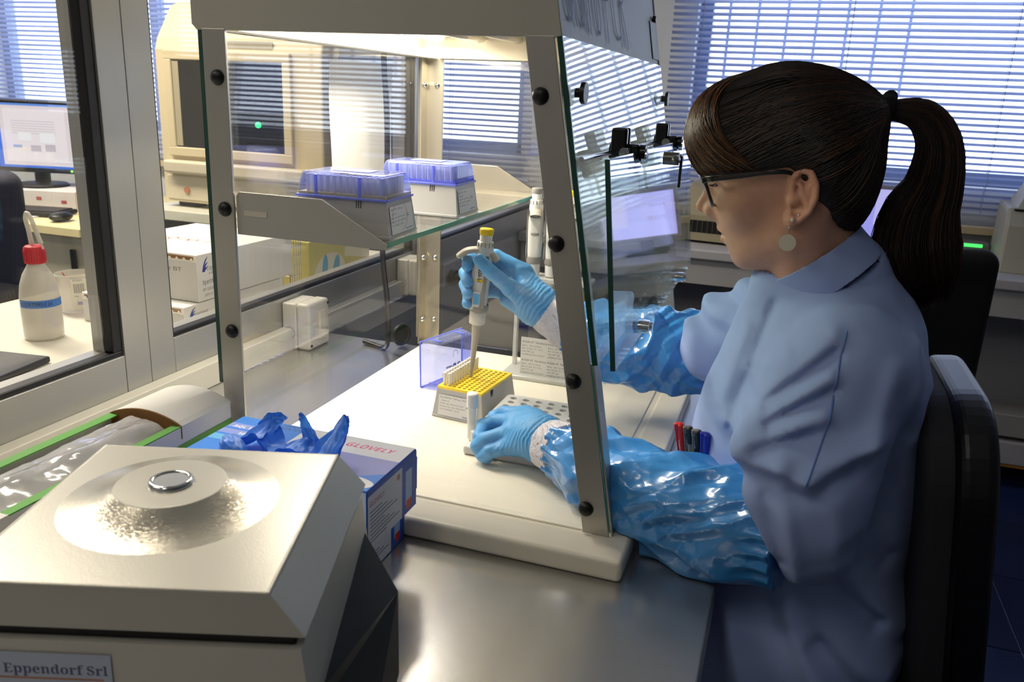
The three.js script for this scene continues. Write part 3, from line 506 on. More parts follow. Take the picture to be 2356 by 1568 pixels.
// crumpled gloves: cupped sheets with deep wrinkles
function crumple(label, cx, cz, y0, lobes, sd, group) {
  const nu = 56, nv = 30, pos = [], idx = [];
  for (let j = 0; j <= nv; j++) for (let i = 0; i <= nu; i++) {
    const a = i / nu * Math.PI * 2, v = j / nv; let r = 0, y = 0;
    let R = 0.014; for (const [la, lr, lw] of lobes) { let d = Math.abs(((a - la + Math.PI * 3) % (Math.PI * 2)) - Math.PI); R += lr * Math.exp(-d * d / (lw * lw)); }
    r = R * Math.sin(Math.min(1, v * 1.02) * Math.PI * 0.5 + 0.0) ** 0.8; const hgt = lobes.reduce((s, [la, , lw, lh]) => { const d = Math.abs(((a - la + Math.PI * 3) % (Math.PI * 2)) - Math.PI); return s + lh * Math.exp(-d * d / (lw * lw)); }, 0.006);
    y = hgt * (1 - v) ** 0.6 * (0.3 + 0.7 * Math.sin(v * Math.PI * 0.5 + 0.6)) + 0.001;
    const f = 0.0032 * N3(a * 3 + sd, v * 7, sd) + 0.0022 * Math.abs(N3(a * 7, v * 12 + sd, 2.2)); r += f * 1.6 * v; y += Math.max(0, 1 - v) * f * 1.2;
    pos.push(cx + r * Math.cos(a), y0 + Math.max(0.0006, y), cz + r * Math.sin(a));
  }
  for (let j = 0; j < nv; j++) for (let i = 0; i < nu; i++) { const a = j * (nu + 1) + i, b = a + 1, c = a + nu + 1, d = c + 1; idx.push(a, b, c, b, d, c); }
  const g = new THREE.BufferGeometry(); g.setAttribute('position', new THREE.Float32BufferAttribute(pos, 3)); g.setIndex(idx); g.computeVertexNormals();
  return g;
}
{
  // folds of glove sheet: tapered ribbons that rise out of the slot and curl over
  const ribbon = (spine, widths, across, curl, sd) => {
    const c = new THREE.CatmullRomCurve3(spine.map(p => V(...p))), nu = 26, nv = 16, pos = [], idx = [];
    for (let i = 0; i <= nu; i++) { const u = i / nu, p = c.getPoint(u), k = u * (widths.length - 1), k0 = Math.floor(Math.min(k, widths.length - 1.001)), w = widths[k0] + (widths[k0 + 1] - widths[k0]) * (k - k0), tg = c.getTangent(u), ac = V(...across), nn = new THREE.Vector3().crossVectors(tg, ac).normalize();
      for (let j = 0; j <= nv; j++) { const v = j / nv * 2 - 1, cu = curl * (1 - v * v) * w + 0.0025 * N3(u * 6 + sd, v * 3.2, sd * 1.7) + 0.0018 * (1 - Math.abs(N3(u * 5, v * 7 + sd, 9.1)) * 2);
        pos.push(p.x + ac.x * v * w + nn.x * cu, Math.max(0.9025, p.y + ac.y * v * w + nn.y * cu), p.z + ac.z * v * w + nn.z * cu); } }
    for (let i = 0; i < nu; i++) for (let j = 0; j < nv; j++) { const a = i * (nv + 1) + j, b = a + 1, d = a + nv + 1; idx.push(a, b, d, b, d + 1, d); }
    const g = new THREE.BufferGeometry(); g.setAttribute('position', new THREE.Float32BufferAttribute(pos, 3)); g.setIndex(idx); g.computeVertexNormals(); return g;
  };
  const gm = M.gloveDark.clone(); gm.side = THREE.DoubleSide;
  const t1 = thing('disposable_glove', 'blue glove standing up out of the glove box slot like a fin', 'glove', [0, 0, 0], 0, 'blue gloves in the box');
  part('palm', ribbon([[-0.436, 0.9025, -0.690], [-0.432, 0.922, -0.705], [-0.424, 0.936, -0.716], [-0.4225, 0.9465, -0.723], [-0.4215, 0.952, -0.722]], [0.036, 0.028, 0.016, 0.008, 0.006], [0.80, 0.05, 0.6], 0.35, 1.3), gm, t1);
  part('finger', ribbon([[-0.430, 0.903, -0.676], [-0.425, 0.918, -0.690], [-0.4215, 0.936, -0.705], [-0.4215, 0.9515, -0.7235]], [0.024, 0.018, 0.012, 0.006], [0.55, 0.0, 0.83], -0.5, 4.3), gm, t1);
  const t2 = thing('disposable_glove', 'blue glove with one pointed finger lying in the middle of the box top', 'glove', [0, 0, 0], 0, 'blue gloves in the box');
  part('palm', ribbon([[-0.500, 0.9028, -0.700], [-0.480, 0.916, -0.712], [-0.462, 0.913, -0.715], [-0.446, 0.9026, -0.708]], [0.012, 0.022, 0.022, 0.014], [0.1, 0.1, 0.99], 0.45, 2.2), gm, t2);
  part('finger', ribbon([[-0.464, 0.906, -0.725], [-0.478, 0.921, -0.735], [-0.488, 0.931, -0.742], [-0.494, 0.936, -0.746]], [0.012, 0.008, 0.005, 0.002], [0.6, 0.55, -0.3], 0.5, 7.1), gm, t2);
  const t3 = thing('disposable_glove', 'heavily crumpled blue glove at the wall end of the box top', 'glove', [0, 0, 0], 0, 'blue gloves in the box');
  part('palm', ribbon([[-0.552, 0.9028, -0.690], [-0.538, 0.918, -0.705], [-0.520, 0.927, -0.715], [-0.503, 0.913, -0.712], [-0.490, 0.9026, -0.705]], [0.012, 0.020, 0.026, 0.024, 0.014], [0.15, 0.05, 0.98], 0.55, 5.2), gm, t3);
  part('cuff', ribbon([[-0.556, 0.9028, -0.703], [-0.546, 0.911, -0.688], [-0.531, 0.910, -0.678], [-0.515, 0.9028, -0.672]], [0.010, 0.014, 0.014, 0.01], [0.4, 0.6, -0.6], 0.7, 8.4), gm, t3);
  part('finger', ribbon([[-0.528, 0.916, -0.728], [-0.520, 0.928, -0.738], [-0.512, 0.931, -0.744]], [0.012, 0.012, 0.006], [0.9, -0.3, 0.1], 0.4, 3.9), gm, t3);
}
// ---------------------------------------------------------------- centrifuge in the foreground
{
  const t = thing('benchtop_centrifuge', 'grey bench centrifuge with sloping metal lid in the left foreground', 'centrifuge', [-0.411, 0.7606, -0.450], 0.3215);
  // local axes: x to the right of the machine, z towards the camera
  part('housing', hexa([[-0.142, 0.012, 0.110], [0.142, 0.012, 0.110], [0.142, 0.012, -0.110], [-0.142, 0.012, -0.110]], [[-0.1225, 0.179, 0.1075], [0.1225, 0.179, 0.1075], [0.1225, 0.179, -0.1075], [-0.1225, 0.179, -0.1075]]), M.centri, t);
  // lid: bevelled sheet with a round dished window
  const a = 0.1025, b = 0.105, y1 = 0.2194, y0 = 0.1895, fx = 0.0235, fz = 0.0035;
  part('lid', hexa([[-a - fx, y0, b + fz], [a + fx, y0, b + fz], [a + fx, y0, -b - fz], [-a - fx, y0, -b - fz]], [[-a, y1, b], [a, y1, b], [a, y1, -b], [-a, y1, -b]]), M.centriLid, t);
  part('lid_edge', merge([cylX(0.0014, 2 * a, 0, y1 - 0.0012, b - 0.0009), cylX(0.0014, 2 * a, 0, y1 - 0.0012, -b + 0.0009), cylZ(0.0016, 2 * b, a - 0.0006, y1 - 0.0012, 0), cylZ(0.0016, 2 * b, -a + 0.0006, y1 - 0.0012, 0)]), M.centriLid, t);
  const yd = y1 + 0.0138;
  part('lid_dome', lathe([[0.0825, y1 - 0.0004], [0.072, y1 + 0.0014], [0.060, y1 + 0.0046], [0.050, y1 + 0.0088], [0.041, yd]], 72).translate(-0.006, 0, -0.012), std('#c9c4b6', 0.24, 0.75, { bumpMap: speck, bumpScale: 0.0001 }), t);
  part('lid_boss', lathe([[0.0412, yd - 0.0002], [0.0400, yd + 0.0006], [0.0, yd + 0.0006]], 56).translate(-0.006, 0, -0.012), M.centriLid, t);
  part('lid_window_ring', lathe([[0.0165, yd], [0.0165, yd + 0.0030], [0.0140, yd + 0.0040], [0.0128, yd + 0.003]], 40).translate(-0.006, 0, -0.012), M.chrome, t);
  part('lid_window', lathe([[0.0130, yd + 0.0026], [0, yd + 0.0030]], 32).translate(-0.006, 0, -0.012), std('#b9bcc2', 0.2), t);
  part('lid_seal', rbox(0.236, 0.014, 0.204, 0.002, 0, 0.184, 0), M.black, t);
  // dark side panel with vents on the right
  part('side_panel', hexa([[0.12, 0.012, 0.104], [0.154, 0.012, 0.104], [0.162, 0.02, -0.070], [0.12, 0.012, -0.108]], [[0.1225, 0.128, 0.104], [0.1315, 0.126, 0.104], [0.162, 0.112, -0.062], [0.1215, 0.150, -0.106]]), std('#0b0c0f', 0.6), t);
  part('power_socket', rbox(0.012, 0.035, 0.03, 0.002, 0.152, 0.055, 0.055), M.black, t);
  for (const [x, z] of [[-0.1, 0.09], [0.1, 0.09], [-0.1, -0.09], [0.1, -0.09]]) part('foot', cyl(0.012, 0.014, 0.012, x, 0.006, z, 16), M.black, t);
  const lab = part('label', new THREE.PlaneGeometry(0.125, 0.068), std('#fff', 0.5, 0, { map: canvasTex(440, 240, (g, w, h) => { g.fillStyle = '#b9c2d4'; g.fillRect(0, 0, w, h); g.fillStyle = '#3a3f6a'; g.font = 'bold 34px serif'; g.fillText('Eppendorf Srl', 190, 56); g.fillStyle = '#b0704a'; g.fillRect(120, 66, 300, 5); g.fillStyle = '#5a6690'; g.font = '24px sans-serif'; g.fillText('Assistenza tecnica strumenti', 60, 110); g.fillText('Data taratura   09/12/2015', 60, 150); g.fillText('Prossima   12/2016', 60, 190); }) }), t, [-0.064, 0.136, 0.1092]); lab.rotation.x = -0.015;
}
// ---------------------------------------------------------------- open carton with clear film beside the partition
{
  const t = thing('film_carton', 'white and green open carton with shiny plastic film lying along the partition', 'carton', [0, 0.7606, 0]);
  const x0 = -0.785, x1 = -0.675, z0 = -0.858, z1 = -0.30, h = 0.118, th = 0.0016;
  part('carton_walls', merge([span(x0, x0 + th, 0, h, z0, z1), span(x1 - th, x1, 0, h, z0, z1), span(x0 + th, x1 - th, 0, h, z0, z0 + th), span(x0 + th, x1 - th, 0, h, z1 - th, z1), span(x0 + th, x1 - th, 0, th, z0 + th, z1 - th)]), M.cardWhite, t);
  const arch = [[x0, h - 0.001]]; for (let k = 0; k <= 16; k++) arch.push([x0 + (x1 - x0) * k / 16, h + th + 0.013 * Math.sin(k / 16 * Math.PI) ** 0.8]); arch.push([x1, h - 0.001]);
  part('carton_top', extrude(arch, 0.094, 0.0004).translate(0, 0, z0), M.cardWhite, t); part('carton_top', span(x0, x1, h, h + th, -0.52, z1), M.cardWhite, t);
  part('green_edge', merge([span(x0, x0 + 0.014, h, h + th, -0.765, -0.52), span(x1 - 0.012, x1, h, h + th, -0.765, -0.52)]), M.green, t);
  part('kraft_arch', extrude([...arch.slice(1, -1), ...arch.slice(1, -1).reverse().map(p => [p[0], p[1] - 0.0165])], 0.002, 0.0002).translate(0, 0, z0 + 0.0946), M.kraft, t);
  part('kraft_inside', span(x0 + th, x1 - th, h - 0.03, h - 0.0005, -0.764, -0.762), M.kraft, t);
  part('green_side_band', span(x1 + 0.0002, x1 + 0.0008, h - 0.03, h - 0.022, z0, z1), M.green, t);
  const lab = part('print', new THREE.PlaneGeometry(0.06, 0.03), std('#fff', 0.6, 0, { transparent: true, map: canvasTex(240, 120, (g, w, hh) => { g.clearRect(0, 0, w, hh); g.fillStyle = '#5c6068'; g.font = '44px sans-serif'; g.fillText('Dean', 10, 80); g.fillStyle = '#57a33a'; g.fillRect(150, 30, 60, 60); }) }), t, [x1 + 0.0012, h - 0.045, -0.81]); lab.rotation.y = Math.PI / 2;
  // film: wavy sheet bulging out of the opening
  const nu = 60, nv = 24, pos = [], idx = [];
  for (let i = 0; i <= nu; i++) for (let j = 0; j <= nv; j++) { const u = i / nu, v = j / nv, z = -0.755 + u * 0.235, x = x0 + 0.016 + v * (x1 - x0 - 0.03);
    const y = h - 0.012 + 0.020 * Math.sin(v * Math.PI) ** 0.7 + 0.004 * Math.sin(v * 9 + u * 3) * Math.sin(v * Math.PI) + 0.003 * N3(u * 6, v * 4, 2.7) + 0.002 * Math.abs(N3(u * 14, v * 8, 6.1)); pos.push(x, y, z); }
  for (let i = 0; i < nu; i++) for (let j = 0; j < nv; j++) { const a = i * (nv + 1) + j; idx.push(a, a + nv + 1, a + 1, a + 1, a + nv + 1, a + nv + 2); }
  const g = new THREE.BufferGeometry(); g.setAttribute('position', new THREE.Float32BufferAttribute(pos, 3)); g.setIndex(idx); g.computeVertexNormals();
  const fm = M.film.clone(); fm.side = THREE.DoubleSide; part('plastic_film', g, fm, t);
  part('white_liner', rspan(x0 + 0.01, x1 - 0.01, 0.01, h - 0.02, -0.75, -0.53, 0.004), M.white, t);
}
// ---------------------------------------------------------------- room beyond the partition
{
  const t = thing('white_bench', 'white topped bench beyond the partition carrying bottle and kit boxes', 'bench', [0, 0, 0]);
  part('bench_top', rspan(-1.66, -1.036, 0.755, 0.79, -2.35, 1.1, 0.004), std('#ded9ca', 0.35), t);
  part('cabinet_body', span(-1.62, -1.04, 0.08, 0.755, -2.3, 1.05), std('#bdbdb6', 0.5), t);
}
{
  const t0 = 1; const t = thing('wash_bottle', 'translucent wash bottle with red cap, bent spout and blue label', 'bottle', [-1.365, 0.7905, -1.184]);
  const pe = phy({ color: '#e6e2d6', roughness: 0.35, transmission: 0.4, thickness: 0 });
  part('bottle_body', lathe([[0, 0.001], [0.047, 0.001], [0.0495, 0.006], [0.05, 0.06], [0.0495, 0.085], [0.045, 0.108], [0.036, 0.128], [0.024, 0.143], [0.021, 0.148], [0.0205, 0.158]], 48), pe, t);
  part('liquid', lathe([[0, 0.003], [0.046, 0.003], [0.0475, 0.058], [0, 0.058]], 40), phy({ color: '#e9e6dc', roughness: 0.1, transmission: 0.5, thickness: 0 }), t);
  part('cap', lathe([[0.0255, 0.150], [0.0265, 0.152], [0.0265, 0.175], [0.0245, 0.181], [0.02, 0.184], [0, 0.186]], 40), std('#c8202e', 0.4), t);
  for (let k = 0; k < 24; k++) part('cap_ridge', box(0.0012, 0.02, 0.0012, 0.0266 * Math.cos(k * 0.2618), 0.164, 0.0266 * Math.sin(k * 0.2618)), std('#b41a28', 0.4), t);
  part('spout', tube([[-0.004, 0.182, 0], [-0.007, 0.21, 0], [-0.010, 0.236, 0.001], [-0.005, 0.246, 0.002], [0.003, 0.240, 0.003], [0.016, 0.212, 0.004], [0.026, 0.190, 0.005]], 0.0042, 50), pe, t);
  part('spout_tip', tube([[0.026, 0.190, 0.005], [0.0295, 0.1805, 0.0055]], 0.002, 4, 8), pe, t);
  const lt = canvasTex(640, 64, (g, w, h) => { g.fillStyle = '#2f72c6'; g.fillRect(0, 0, w, h); g.fillStyle = '#14264e'; g.font = 'bold 46px sans-serif'; g.fillText('ACQUA STERILE DA', 22, 48); });
  const lg = new THREE.CylinderGeometry(0.0506, 0.0506, 0.015, 40, 1, true, -0.35, 2.6);
  part('label', lg, std('#fff', 0.5, 0, { map: lt }), t, [0, 0.0745, 0]);
  for (const m of t.children) if (!m.name.startsWith('spout')) m.geometry.scale(0.72, 1, 0.72);
}
{
  const t = thing('sample_beaker', 'clear plastic cup with barcode label behind the wash bottle', 'cup', [-1.462, 0.7905, -1.362]);
  part('cup_wall', lathe([[0, 0.001], [0.043, 0.001], [0.046, 0.005], [0.051, 0.088], [0.054, 0.09], [0.053, 0.096], [0.049, 0.096], [0.044, 0.008], [0, 0.006]], 40), phy({ color: '#eeece6', roughness: 0.12, transmission: 0.6, thickness: 0 }), t);
  const bl = canvasTex(200, 260, (g, w, h) => { g.fillStyle = '#dcd8c8'; g.fillRect(0, 0, w, h); g.fillStyle = '#333'; for (let k = 0; k < 26; k++) if ((k * 7) % 5 > 1) g.fillRect(30 + k * 5, 70, 3, 70); g.font = '18px sans-serif'; g.fillText('BSC 09/2015', 30, 50); g.fillText('100 pz', 30, 170); g.fillStyle = '#4f4fc0'; g.font = 'bold 40px sans-serif'; g.fillText('intex', 60, 230); });
  part('label', new THREE.CylinderGeometry(0.0535, 0.0500, 0.085, 24, 1, true, 0.55, 0.9), std('#fff', 0.6, 0, { map: bl }), t, [0, 0.052, 0]);
  part('red_stirrer', tube([[-0.012, 0.1, 0.03], [0.006, 0.06, 0.02], [0.02, 0.01, 0.0]], 0.0015, 8, 6), std('#c23a3a', 0.4), t);
  for (const m of t.children) m.geometry.scale(0.76, 0.9, 0.76);
}
solo('dark_tray', 'dark grey flat tray on the white bench behind the partition glass', 'tray', rbox(0.19, 0.012, 0.40, 0.004), std('#2b2e35', 0.5), [-1.292, 0.797, -0.86], [0, 0.15, 0]);
// printed kit cartons
function kitBox(label, x1, z1, w, h, d, y0, big, turn = 0) {
  const t = thing('kit_box', label, 'carton', [x1, y0, z1], turn, 'white test kit cartons');
  part('carton', rbox(w, h, d, 0.0015, -w / 2, h / 2, -d / 2), M.cardWhite, t);
  // torn perforation along the near upper edge
  const n = 15; for (let k = 0; k < n; k++) part('torn_tooth', hexa([[-0.004, 0, 0.001], [0.004, 0, 0.001], [0.004, 0, -0.0004], [-0.004, 0, -0.0004]], [[-0.0012, 0.005, 0.001], [0.0012, 0.005, 0.001], [0.0012, 0.005, -0.0004], [-0.0012, 0.005, -0.0004]]), M.cardWhite, t, [-0.012 - k * (w - 0.024) / (n - 1), h - 0.012, 0.0012]);
  part('tear_gap', box(w - 0.016, 0.007, 0.0008, -w / 2, h - 0.0075, 0.0004), M.kraft, t);
  const f = canvasTex(512, 256, (g, W, Hh) => { g.fillStyle = '#cfcdc8'; g.fillRect(0, 0, W, Hh); g.fillStyle = '#4a4848'; g.font = '36px sans-serif'; g.textAlign = 'right'; g.fillText(big ? 'Xpert® C. difficile BT' : 'Xpert® Flu/RSV', W - 70, 66); g.font = '22px sans-serif'; if (big) { g.fillText('10 determinations', W - 180, 112); g.fillText('GXCDIFFBT-CE-10', W - 180, 146); } });
  part('front_print', new THREE.PlaneGeometry(w - 0.003, h - 0.018), std('#fff', 0.7, 0, { map: f }), t, [-w / 2, (h - 0.014) / 2, 0.0006]);
  const s = canvasTex(1024, 256, (g, W, Hh) => { g.fillStyle = '#e8e5dd'; g.fillRect(0, 0, W, Hh); g.fillStyle = '#2f3f9a'; for (const [a, b] of [[0, 0], [10, 22], [20, 40]]) { g.beginPath(); g.moveTo(40 + a * 0.4, 96); g.quadraticCurveTo(56, 30 + b, 100, 14 + b * 1.4); g.quadraticCurveTo(66, 50 + b, 46 + a, 96); g.fill(); } g.fillStyle = '#666'; g.font = '34px sans-serif'; g.fillText('Cepheid.', 84, 92); g.font = '20px sans-serif'; g.fillText('in vitro diagnostic', 100, 116); g.fillStyle = '#3c3c3c'; g.font = '36px sans-serif'; g.fillText('Xpert® C. difficile BT', 36, 168); g.font = '22px sans-serif'; g.fillText('REF GXCDIFFBT-CE-10', 36, 204); g.fillText('● 2015-12', 36, 236); });
  const sp = part('side_print', new THREE.PlaneGeometry(d - 0.003, h - 0.003), std('#fff', 0.7, 0, { map: s }), t, [0.0004, h / 2, -d / 2]); sp.rotation.y = Math.PI / 2;
  if (big) { const tp = part('red_marker', new THREE.PlaneGeometry(0.16, 0.06), std('#fff', 0.7, 0, { transparent: true, map: canvasTex(320, 120, (g, W, Hh) => { g.clearRect(0, 0, W, Hh); g.strokeStyle = '#cf3a3a'; g.lineWidth = 4; g.beginPath(); g.arc(60, 70, 22, 1, 6.5); g.moveTo(110, 90); g.quadraticCurveTo(140, 30, 150, 90); g.quadraticCurveTo(190, 20, 190, 80); g.moveTo(240, 90); g.lineTo(260, 40); g.lineTo(285, 88); g.stroke(); }) }), t, [-w * 0.45, h + 0.0008, -d * 0.42]); tp.rotation.x = -Math.PI / 2; }
}
kitBox('lower white test kit carton behind the glass, mostly hidden by the frame', -1.123, -1.302, 0.27, 0.062, 0.33, 0.7905, false, -0.03);
kitBox('upper white test kit carton with torn edge and red marker on its top', -1.120, -1.345, 0.28, 0.098, 0.325, 0.8545, true, -0.03);
{
  const t = thing('tissue_box', 'pale yellow carton with blue glove print behind the partition glass', 'carton', [-1.115, 0.7905, -1.752], -0.02);
  part('carton', rbox(0.13, 0.128, 0.30, 0.002, -0.065, 0.064, -0.15), std('#c9bf5e', 0.6), t);
  const p = part('side_print', new THREE.PlaneGeometry(0.298, 0.126), std('#fff', 0.6, 0, { map: canvasTex(600, 256, (g, w, h) => { g.fillStyle = '#c8c06a'; g.fillRect(0, 0, w, h); g.fillStyle = '#d8d6c6'; g.beginPath(); g.ellipse(190, 190, 150, 110, 0, 0, 7); g.fill(); g.fillStyle = '#3aa2cc'; g.beginPath(); g.ellipse(140, 150, 26, 66, 0.1, 0, 7); g.ellipse(250, 160, 30, 60, 0.3, 0, 7); g.fill(); g.fillStyle = '#222'; g.font = 'bold 44px sans-serif'; g.fillText('PASTEX', 60, 230); g.fillStyle = '#dfdccb'; g.beginPath(); g.moveTo(360, 0); g.lineTo(600, 0); g.lineTo(600, 170); g.lineTo(330, 120); g.fill(); g.fillStyle = '#2c6fae'; g.font = 'bold 40px sans-serif'; g.fillText('M', 470, 80); g.font = '22px sans-serif'; g.fillText('eden', 400, 80); }) }), t, [0.0004, 0.064, -0.15]); p.rotation.y = Math.PI / 2;
}
{ // wire rack
  const t = thing('wire_rack', 'small wire test tube rack between the kit cartons and the yellow carton', 'wire rack', [-1.17, 0.7905, -1.712]);
  const w = []; for (let y = 0.004; y < 0.15; y += 0.024) { w.push(cylZ(0.0012, 0.05, 0.04, y, 0, 6), cylZ(0.0012, 0.05, -0.06, y, 0, 6), cylX(0.0012, 0.1, -0.01, y, 0.025, 6)); }
  part('horizontal_wires', merge(w), M.chrome, t); const u = []; for (let k = 0; k < 6; k++) u.push(cyl(0.0012, 0.0012, 0.15, 0.04, 0.075, 0.025 - k * 0.01, 6), cyl(0.0012, 0.0012, 0.15, -0.06 + k * 0.02, 0.075, 0.025, 6)); part('upright_wires', merge(u), M.chrome, t);
}
solo('paper_sheet', 'white paper sheet hanging behind the cabinet back glass and black cable', 'paper', (() => { const g = new THREE.BoxGeometry(0.0005, 0.32, 0.235, 1, 24, 12), p = g.attributes.position; for (let i = 0; i < p.count; i++) { p.setX(i, p.getX(i) - 0.0015 + 0.0012 * Math.sin(p.getY(i) * 27 + p.getZ(i) * 15)); p.setZ(i, p.getZ(i) + 0.002 * Math.sin(p.getY(i) * 23)); } g.computeVertexNormals(); return g; })(), std('#d5d3cd', 0.8), [-0.780, 1.178, -1.425]);
// analyser on its counter
{
  const t = thing('analyser_counter', 'light counter under the big beige analyser', 'counter', [0, 0, 0]);
  part('counter_top', rspan(-2.42, -1.60, 0.77, 0.81, -3.5, -2.58, 0.004), std('#c9c8b8', 0.45), t);
  part('counter_body', span(-2.38, -1.64, 0.05, 0.77, -3.45, -2.64), std('#8a8a85', 0.6), t);
}
{
  const t = thing('analyser', 'big beige analyser with dark window, green light and warning triangle', 'analyser', [-1.99, 0.8105, -2.68]);
  const w = 0.71, h = 0.75, side = [[0, 0.03], [0, 0.59], [-0.015, 0.63], [-0.10, 0.75], [-0.14, 0.765], [-0.60, 0.765], [-0.62, 0.74], [-0.62, 0.03]];
  part('body', extrude(side.map(p => [-p[0], p[1]]), w, 0.008).rotateY(Math.PI / 2).translate(-w / 2, 0, 0), M.beige, t);
  const ring = (x0, x1, y0, y1, z, th, m, n, r = 0.01) => part(n, merge([rspan(x0, x1, y1 - th, y1, z, z + 0.018, 0.005), rspan(x0, x1, y0, y0 + th, z, z + 0.018, 0.005), rspan(x0, x0 + th, y0 + th - 0.003, y1 - th + 0.003, z, z + 0.0175, 0.005), rspan(x1 - th, x1, y0 + th - 0.003, y1 - th + 0.003, z, z + 0.0175, 0.005)]), m, t);
  ring(-0.315, 0.240, 0.20, 0.59, 0.006, 0.035, M.beige, 'door_frame');
  part('dark_window', rspan(-0.283, 0.208, 0.232, 0.558, 0.008, 0.016, 0.004), M.screenDark, t);
  part('inner_module', rspan(-0.278, -0.25, 0.24, 0.55, 0.0165, 0.019, 0.001), M.beigeDark, t);
  part('indicator_lamp', new THREE.SphereGeometry(0.011, 12, 8).translate(0.098, 0.335, 0.024), std('#1aff6a', 0.4, 0, { emissive: new THREE.Color(0.05, 1, 0.35), emissiveIntensity: 1.2 }), t);
  part('lower_ledge', rspan(-0.33, 0.30, 0.135, 0.185, 0.0, 0.05, 0.012), std('#c6bda5', 0.5), t);
  part('base_panel', rspan(-0.345, 0.345, 0.03, 0.125, 0.0, 0.012, 0.004), std('#c9bfa6', 0.5), t);
  part('drawer_slot', rspan(0.0, 0.13, 0.075, 0.083, 0.012, 0.016, 0.001), M.beigeDark, t);
  part('button', cylZ(0.012, 0.01, -0.25, 0.07, 0.014), std('#b5764f', 0.5), t);
  part('top_label', box(0.22, 0.03, 0.003, 0.05, 0.60, 0.0).rotateX(0), M.beigeDark, t, [0, 0.012, 0.004]);
  for (const x of [-0.28, -0.12, 0.25]) part('foot', rbox(0.10, 0.03, 0.05, 0.006, x, 0.015, -0.05), M.blackSoft, t);
  const st = canvasTex(256, 256, (g, W, Hh) => { g.clearRect(0, 0, W, Hh); g.fillStyle = '#d9862e'; g.fillRect(20, 20, 100, 34); g.fillStyle = '#b8586a'; g.fillRect(20, 96, 96, 40); g.fillStyle = '#e2553c'; g.beginPath(); g.moveTo(150, 230); g.lineTo(250, 230); g.lineTo(215, 40); g.fill(); g.fillStyle = '#f2e8d8'; g.beginPath(); g.moveTo(176, 210); g.lineTo(232, 210); g.lineTo(210, 100); g.fill(); });
  const sp = part('warning_stickers', new THREE.PlaneGeometry(0.15, 0.14), std('#fff', 0.6, 0, { transparent: true, map: st }), t, [-0.24, 0.690, -0.058]); sp.rotation.x = -Math.atan2(0.085, 0.12) - 0.0; sp.position.z += 0.006; sp.position.y += 0.004;
  // side fin curve on the right
  part('side_cover', extrude([[0, 0.02], [0, 0.5], [0.03, 0.60], [0.12, 0.71], [0.5, 0.71], [0.5, 0.02]], 0.025, 0.004).rotateY(Math.PI / 2).translate(w / 2 + 0.006, 0.01, -0.04), M.beigeDark, t);
}
// far desk with computer
{
  const t = thing('computer_desk', 'cream desk with drawer pedestal at the far left', 'desk', [0, 0, 0]);
  part('desk_top', rspan(-4.0, -2.53, 0.70, 0.735, -3.35, -2.40, 0.004), M.creamDesk, t);
  const ped = part('drawer_pedestal', rspan(-2.96, -2.56, 0.05, 0.685, -3.2, -2.46, 0.003), M.cream, t);
  part('drawer_handle', rbox(0.022, 0.08, 0.015, 0.004, -2.625, 0.60, -2.45), M.black, ped);
  part('leg', span(-3.98, -3.94, 0, 0.70, -3.3, -2.45), M.cream, t);
}
{
  const t = thing('computer_monitor', 'flat monitor showing a pale window on a blue desktop', 'monitor', [-3.13, 0.8205, -2.80], 0.28);
  part('monitor_base', lathe([[0, 0.001], [0.11, 0.001], [0.10, 0.012], [0, 0.016]], 32), M.black, t);
  part('monitor_neck', rbox(0.06, 0.09, 0.03, 0.006, 0, 0.05, -0.01), M.black, t);
  const sc = part('monitor_shell', rbox(0.36, 0.305, 0.045, 0.008, 0, 0.21, 0), M.black, t);
  const scr = canvasTex(512, 420, (g, w, h) => { g.fillStyle = '#e2d6d8'; g.fillRect(0, 0, w, h); g.fillStyle = '#3f72d8'; g.fillRect(0, 0, 34, h); g.fillRect(0, h - 16, w, 16); g.fillStyle = '#5f8fe0'; g.fillRect(0, 0, w, 14); g.fillStyle = '#ece3e4'; g.fillRect(60, 34, w - 90, h - 76); g.fillStyle = '#d3cbcf'; for (let k = 0; k < 6; k++) g.fillRect(110, 110 + k * 16, 300, 6); g.fillStyle = '#f0eef0'; g.fillRect(150, 190, 90, 50); g.fillRect(300, 190, 100, 60); g.fillStyle = '#a8b8d8'; g.fillRect(110, 270, 60, 18); g.fillStyle = '#c4bcc2'; g.fillRect(230, 270, 70, 40); g.fillRect(330, 262, 70, 46); });
  part('screen', new THREE.PlaneGeometry(0.33, 0.27), std('#111', 0.3, 0, { emissive: '#ffffff', emissiveMap: scr, emissiveIntensity: 0.85 }), t, [0, 0.213, 0.0235]);
  areaLight('screen_light', 0.33, 0.27, new THREE.Color(0.95, 0.92, 1.0), 0.4, [-3.12, 1.033, -2.76], [-2.9, 1.0, -2.0]);
  part('power_lamp', new THREE.SphereGeometry(0.005, 8, 6).translate(0.155, 0.07, 0.025), std('#7cff40', 0.4, 0, { emissive: new THREE.Color(0.3, 1, 0.1), emissiveIntensity: 1 }), t);
}
{
  const t = thing('paper_carton', 'long white carton with grey lettering that raises the monitor', 'carton', [-3.12, 0.7355, -2.80], 0.25);
  part('carton', rbox(0.46, 0.084, 0.30, 0.003, 0, 0.042, 0), std('#cfc9c6', 0.6), t);
  part('lettering', new THREE.PlaneGeometry(0.40, 0.05), std('#fff', 0.6, 0, { transparent: true, map: canvasTex(512, 64, (g, w, h) => { g.clearRect(0, 0, w, h); g.fillStyle = '#8c8079'; g.font = 'bold 34px sans-serif'; g.fillText('DISPLAY BOX', 10, 34); g.fillStyle = '#a9504e'; g.fillRect(330, 16, 30, 18); g.fillRect(470, 30, 30, 18); }) }), t, [0, 0.045, 0.1506]);
}
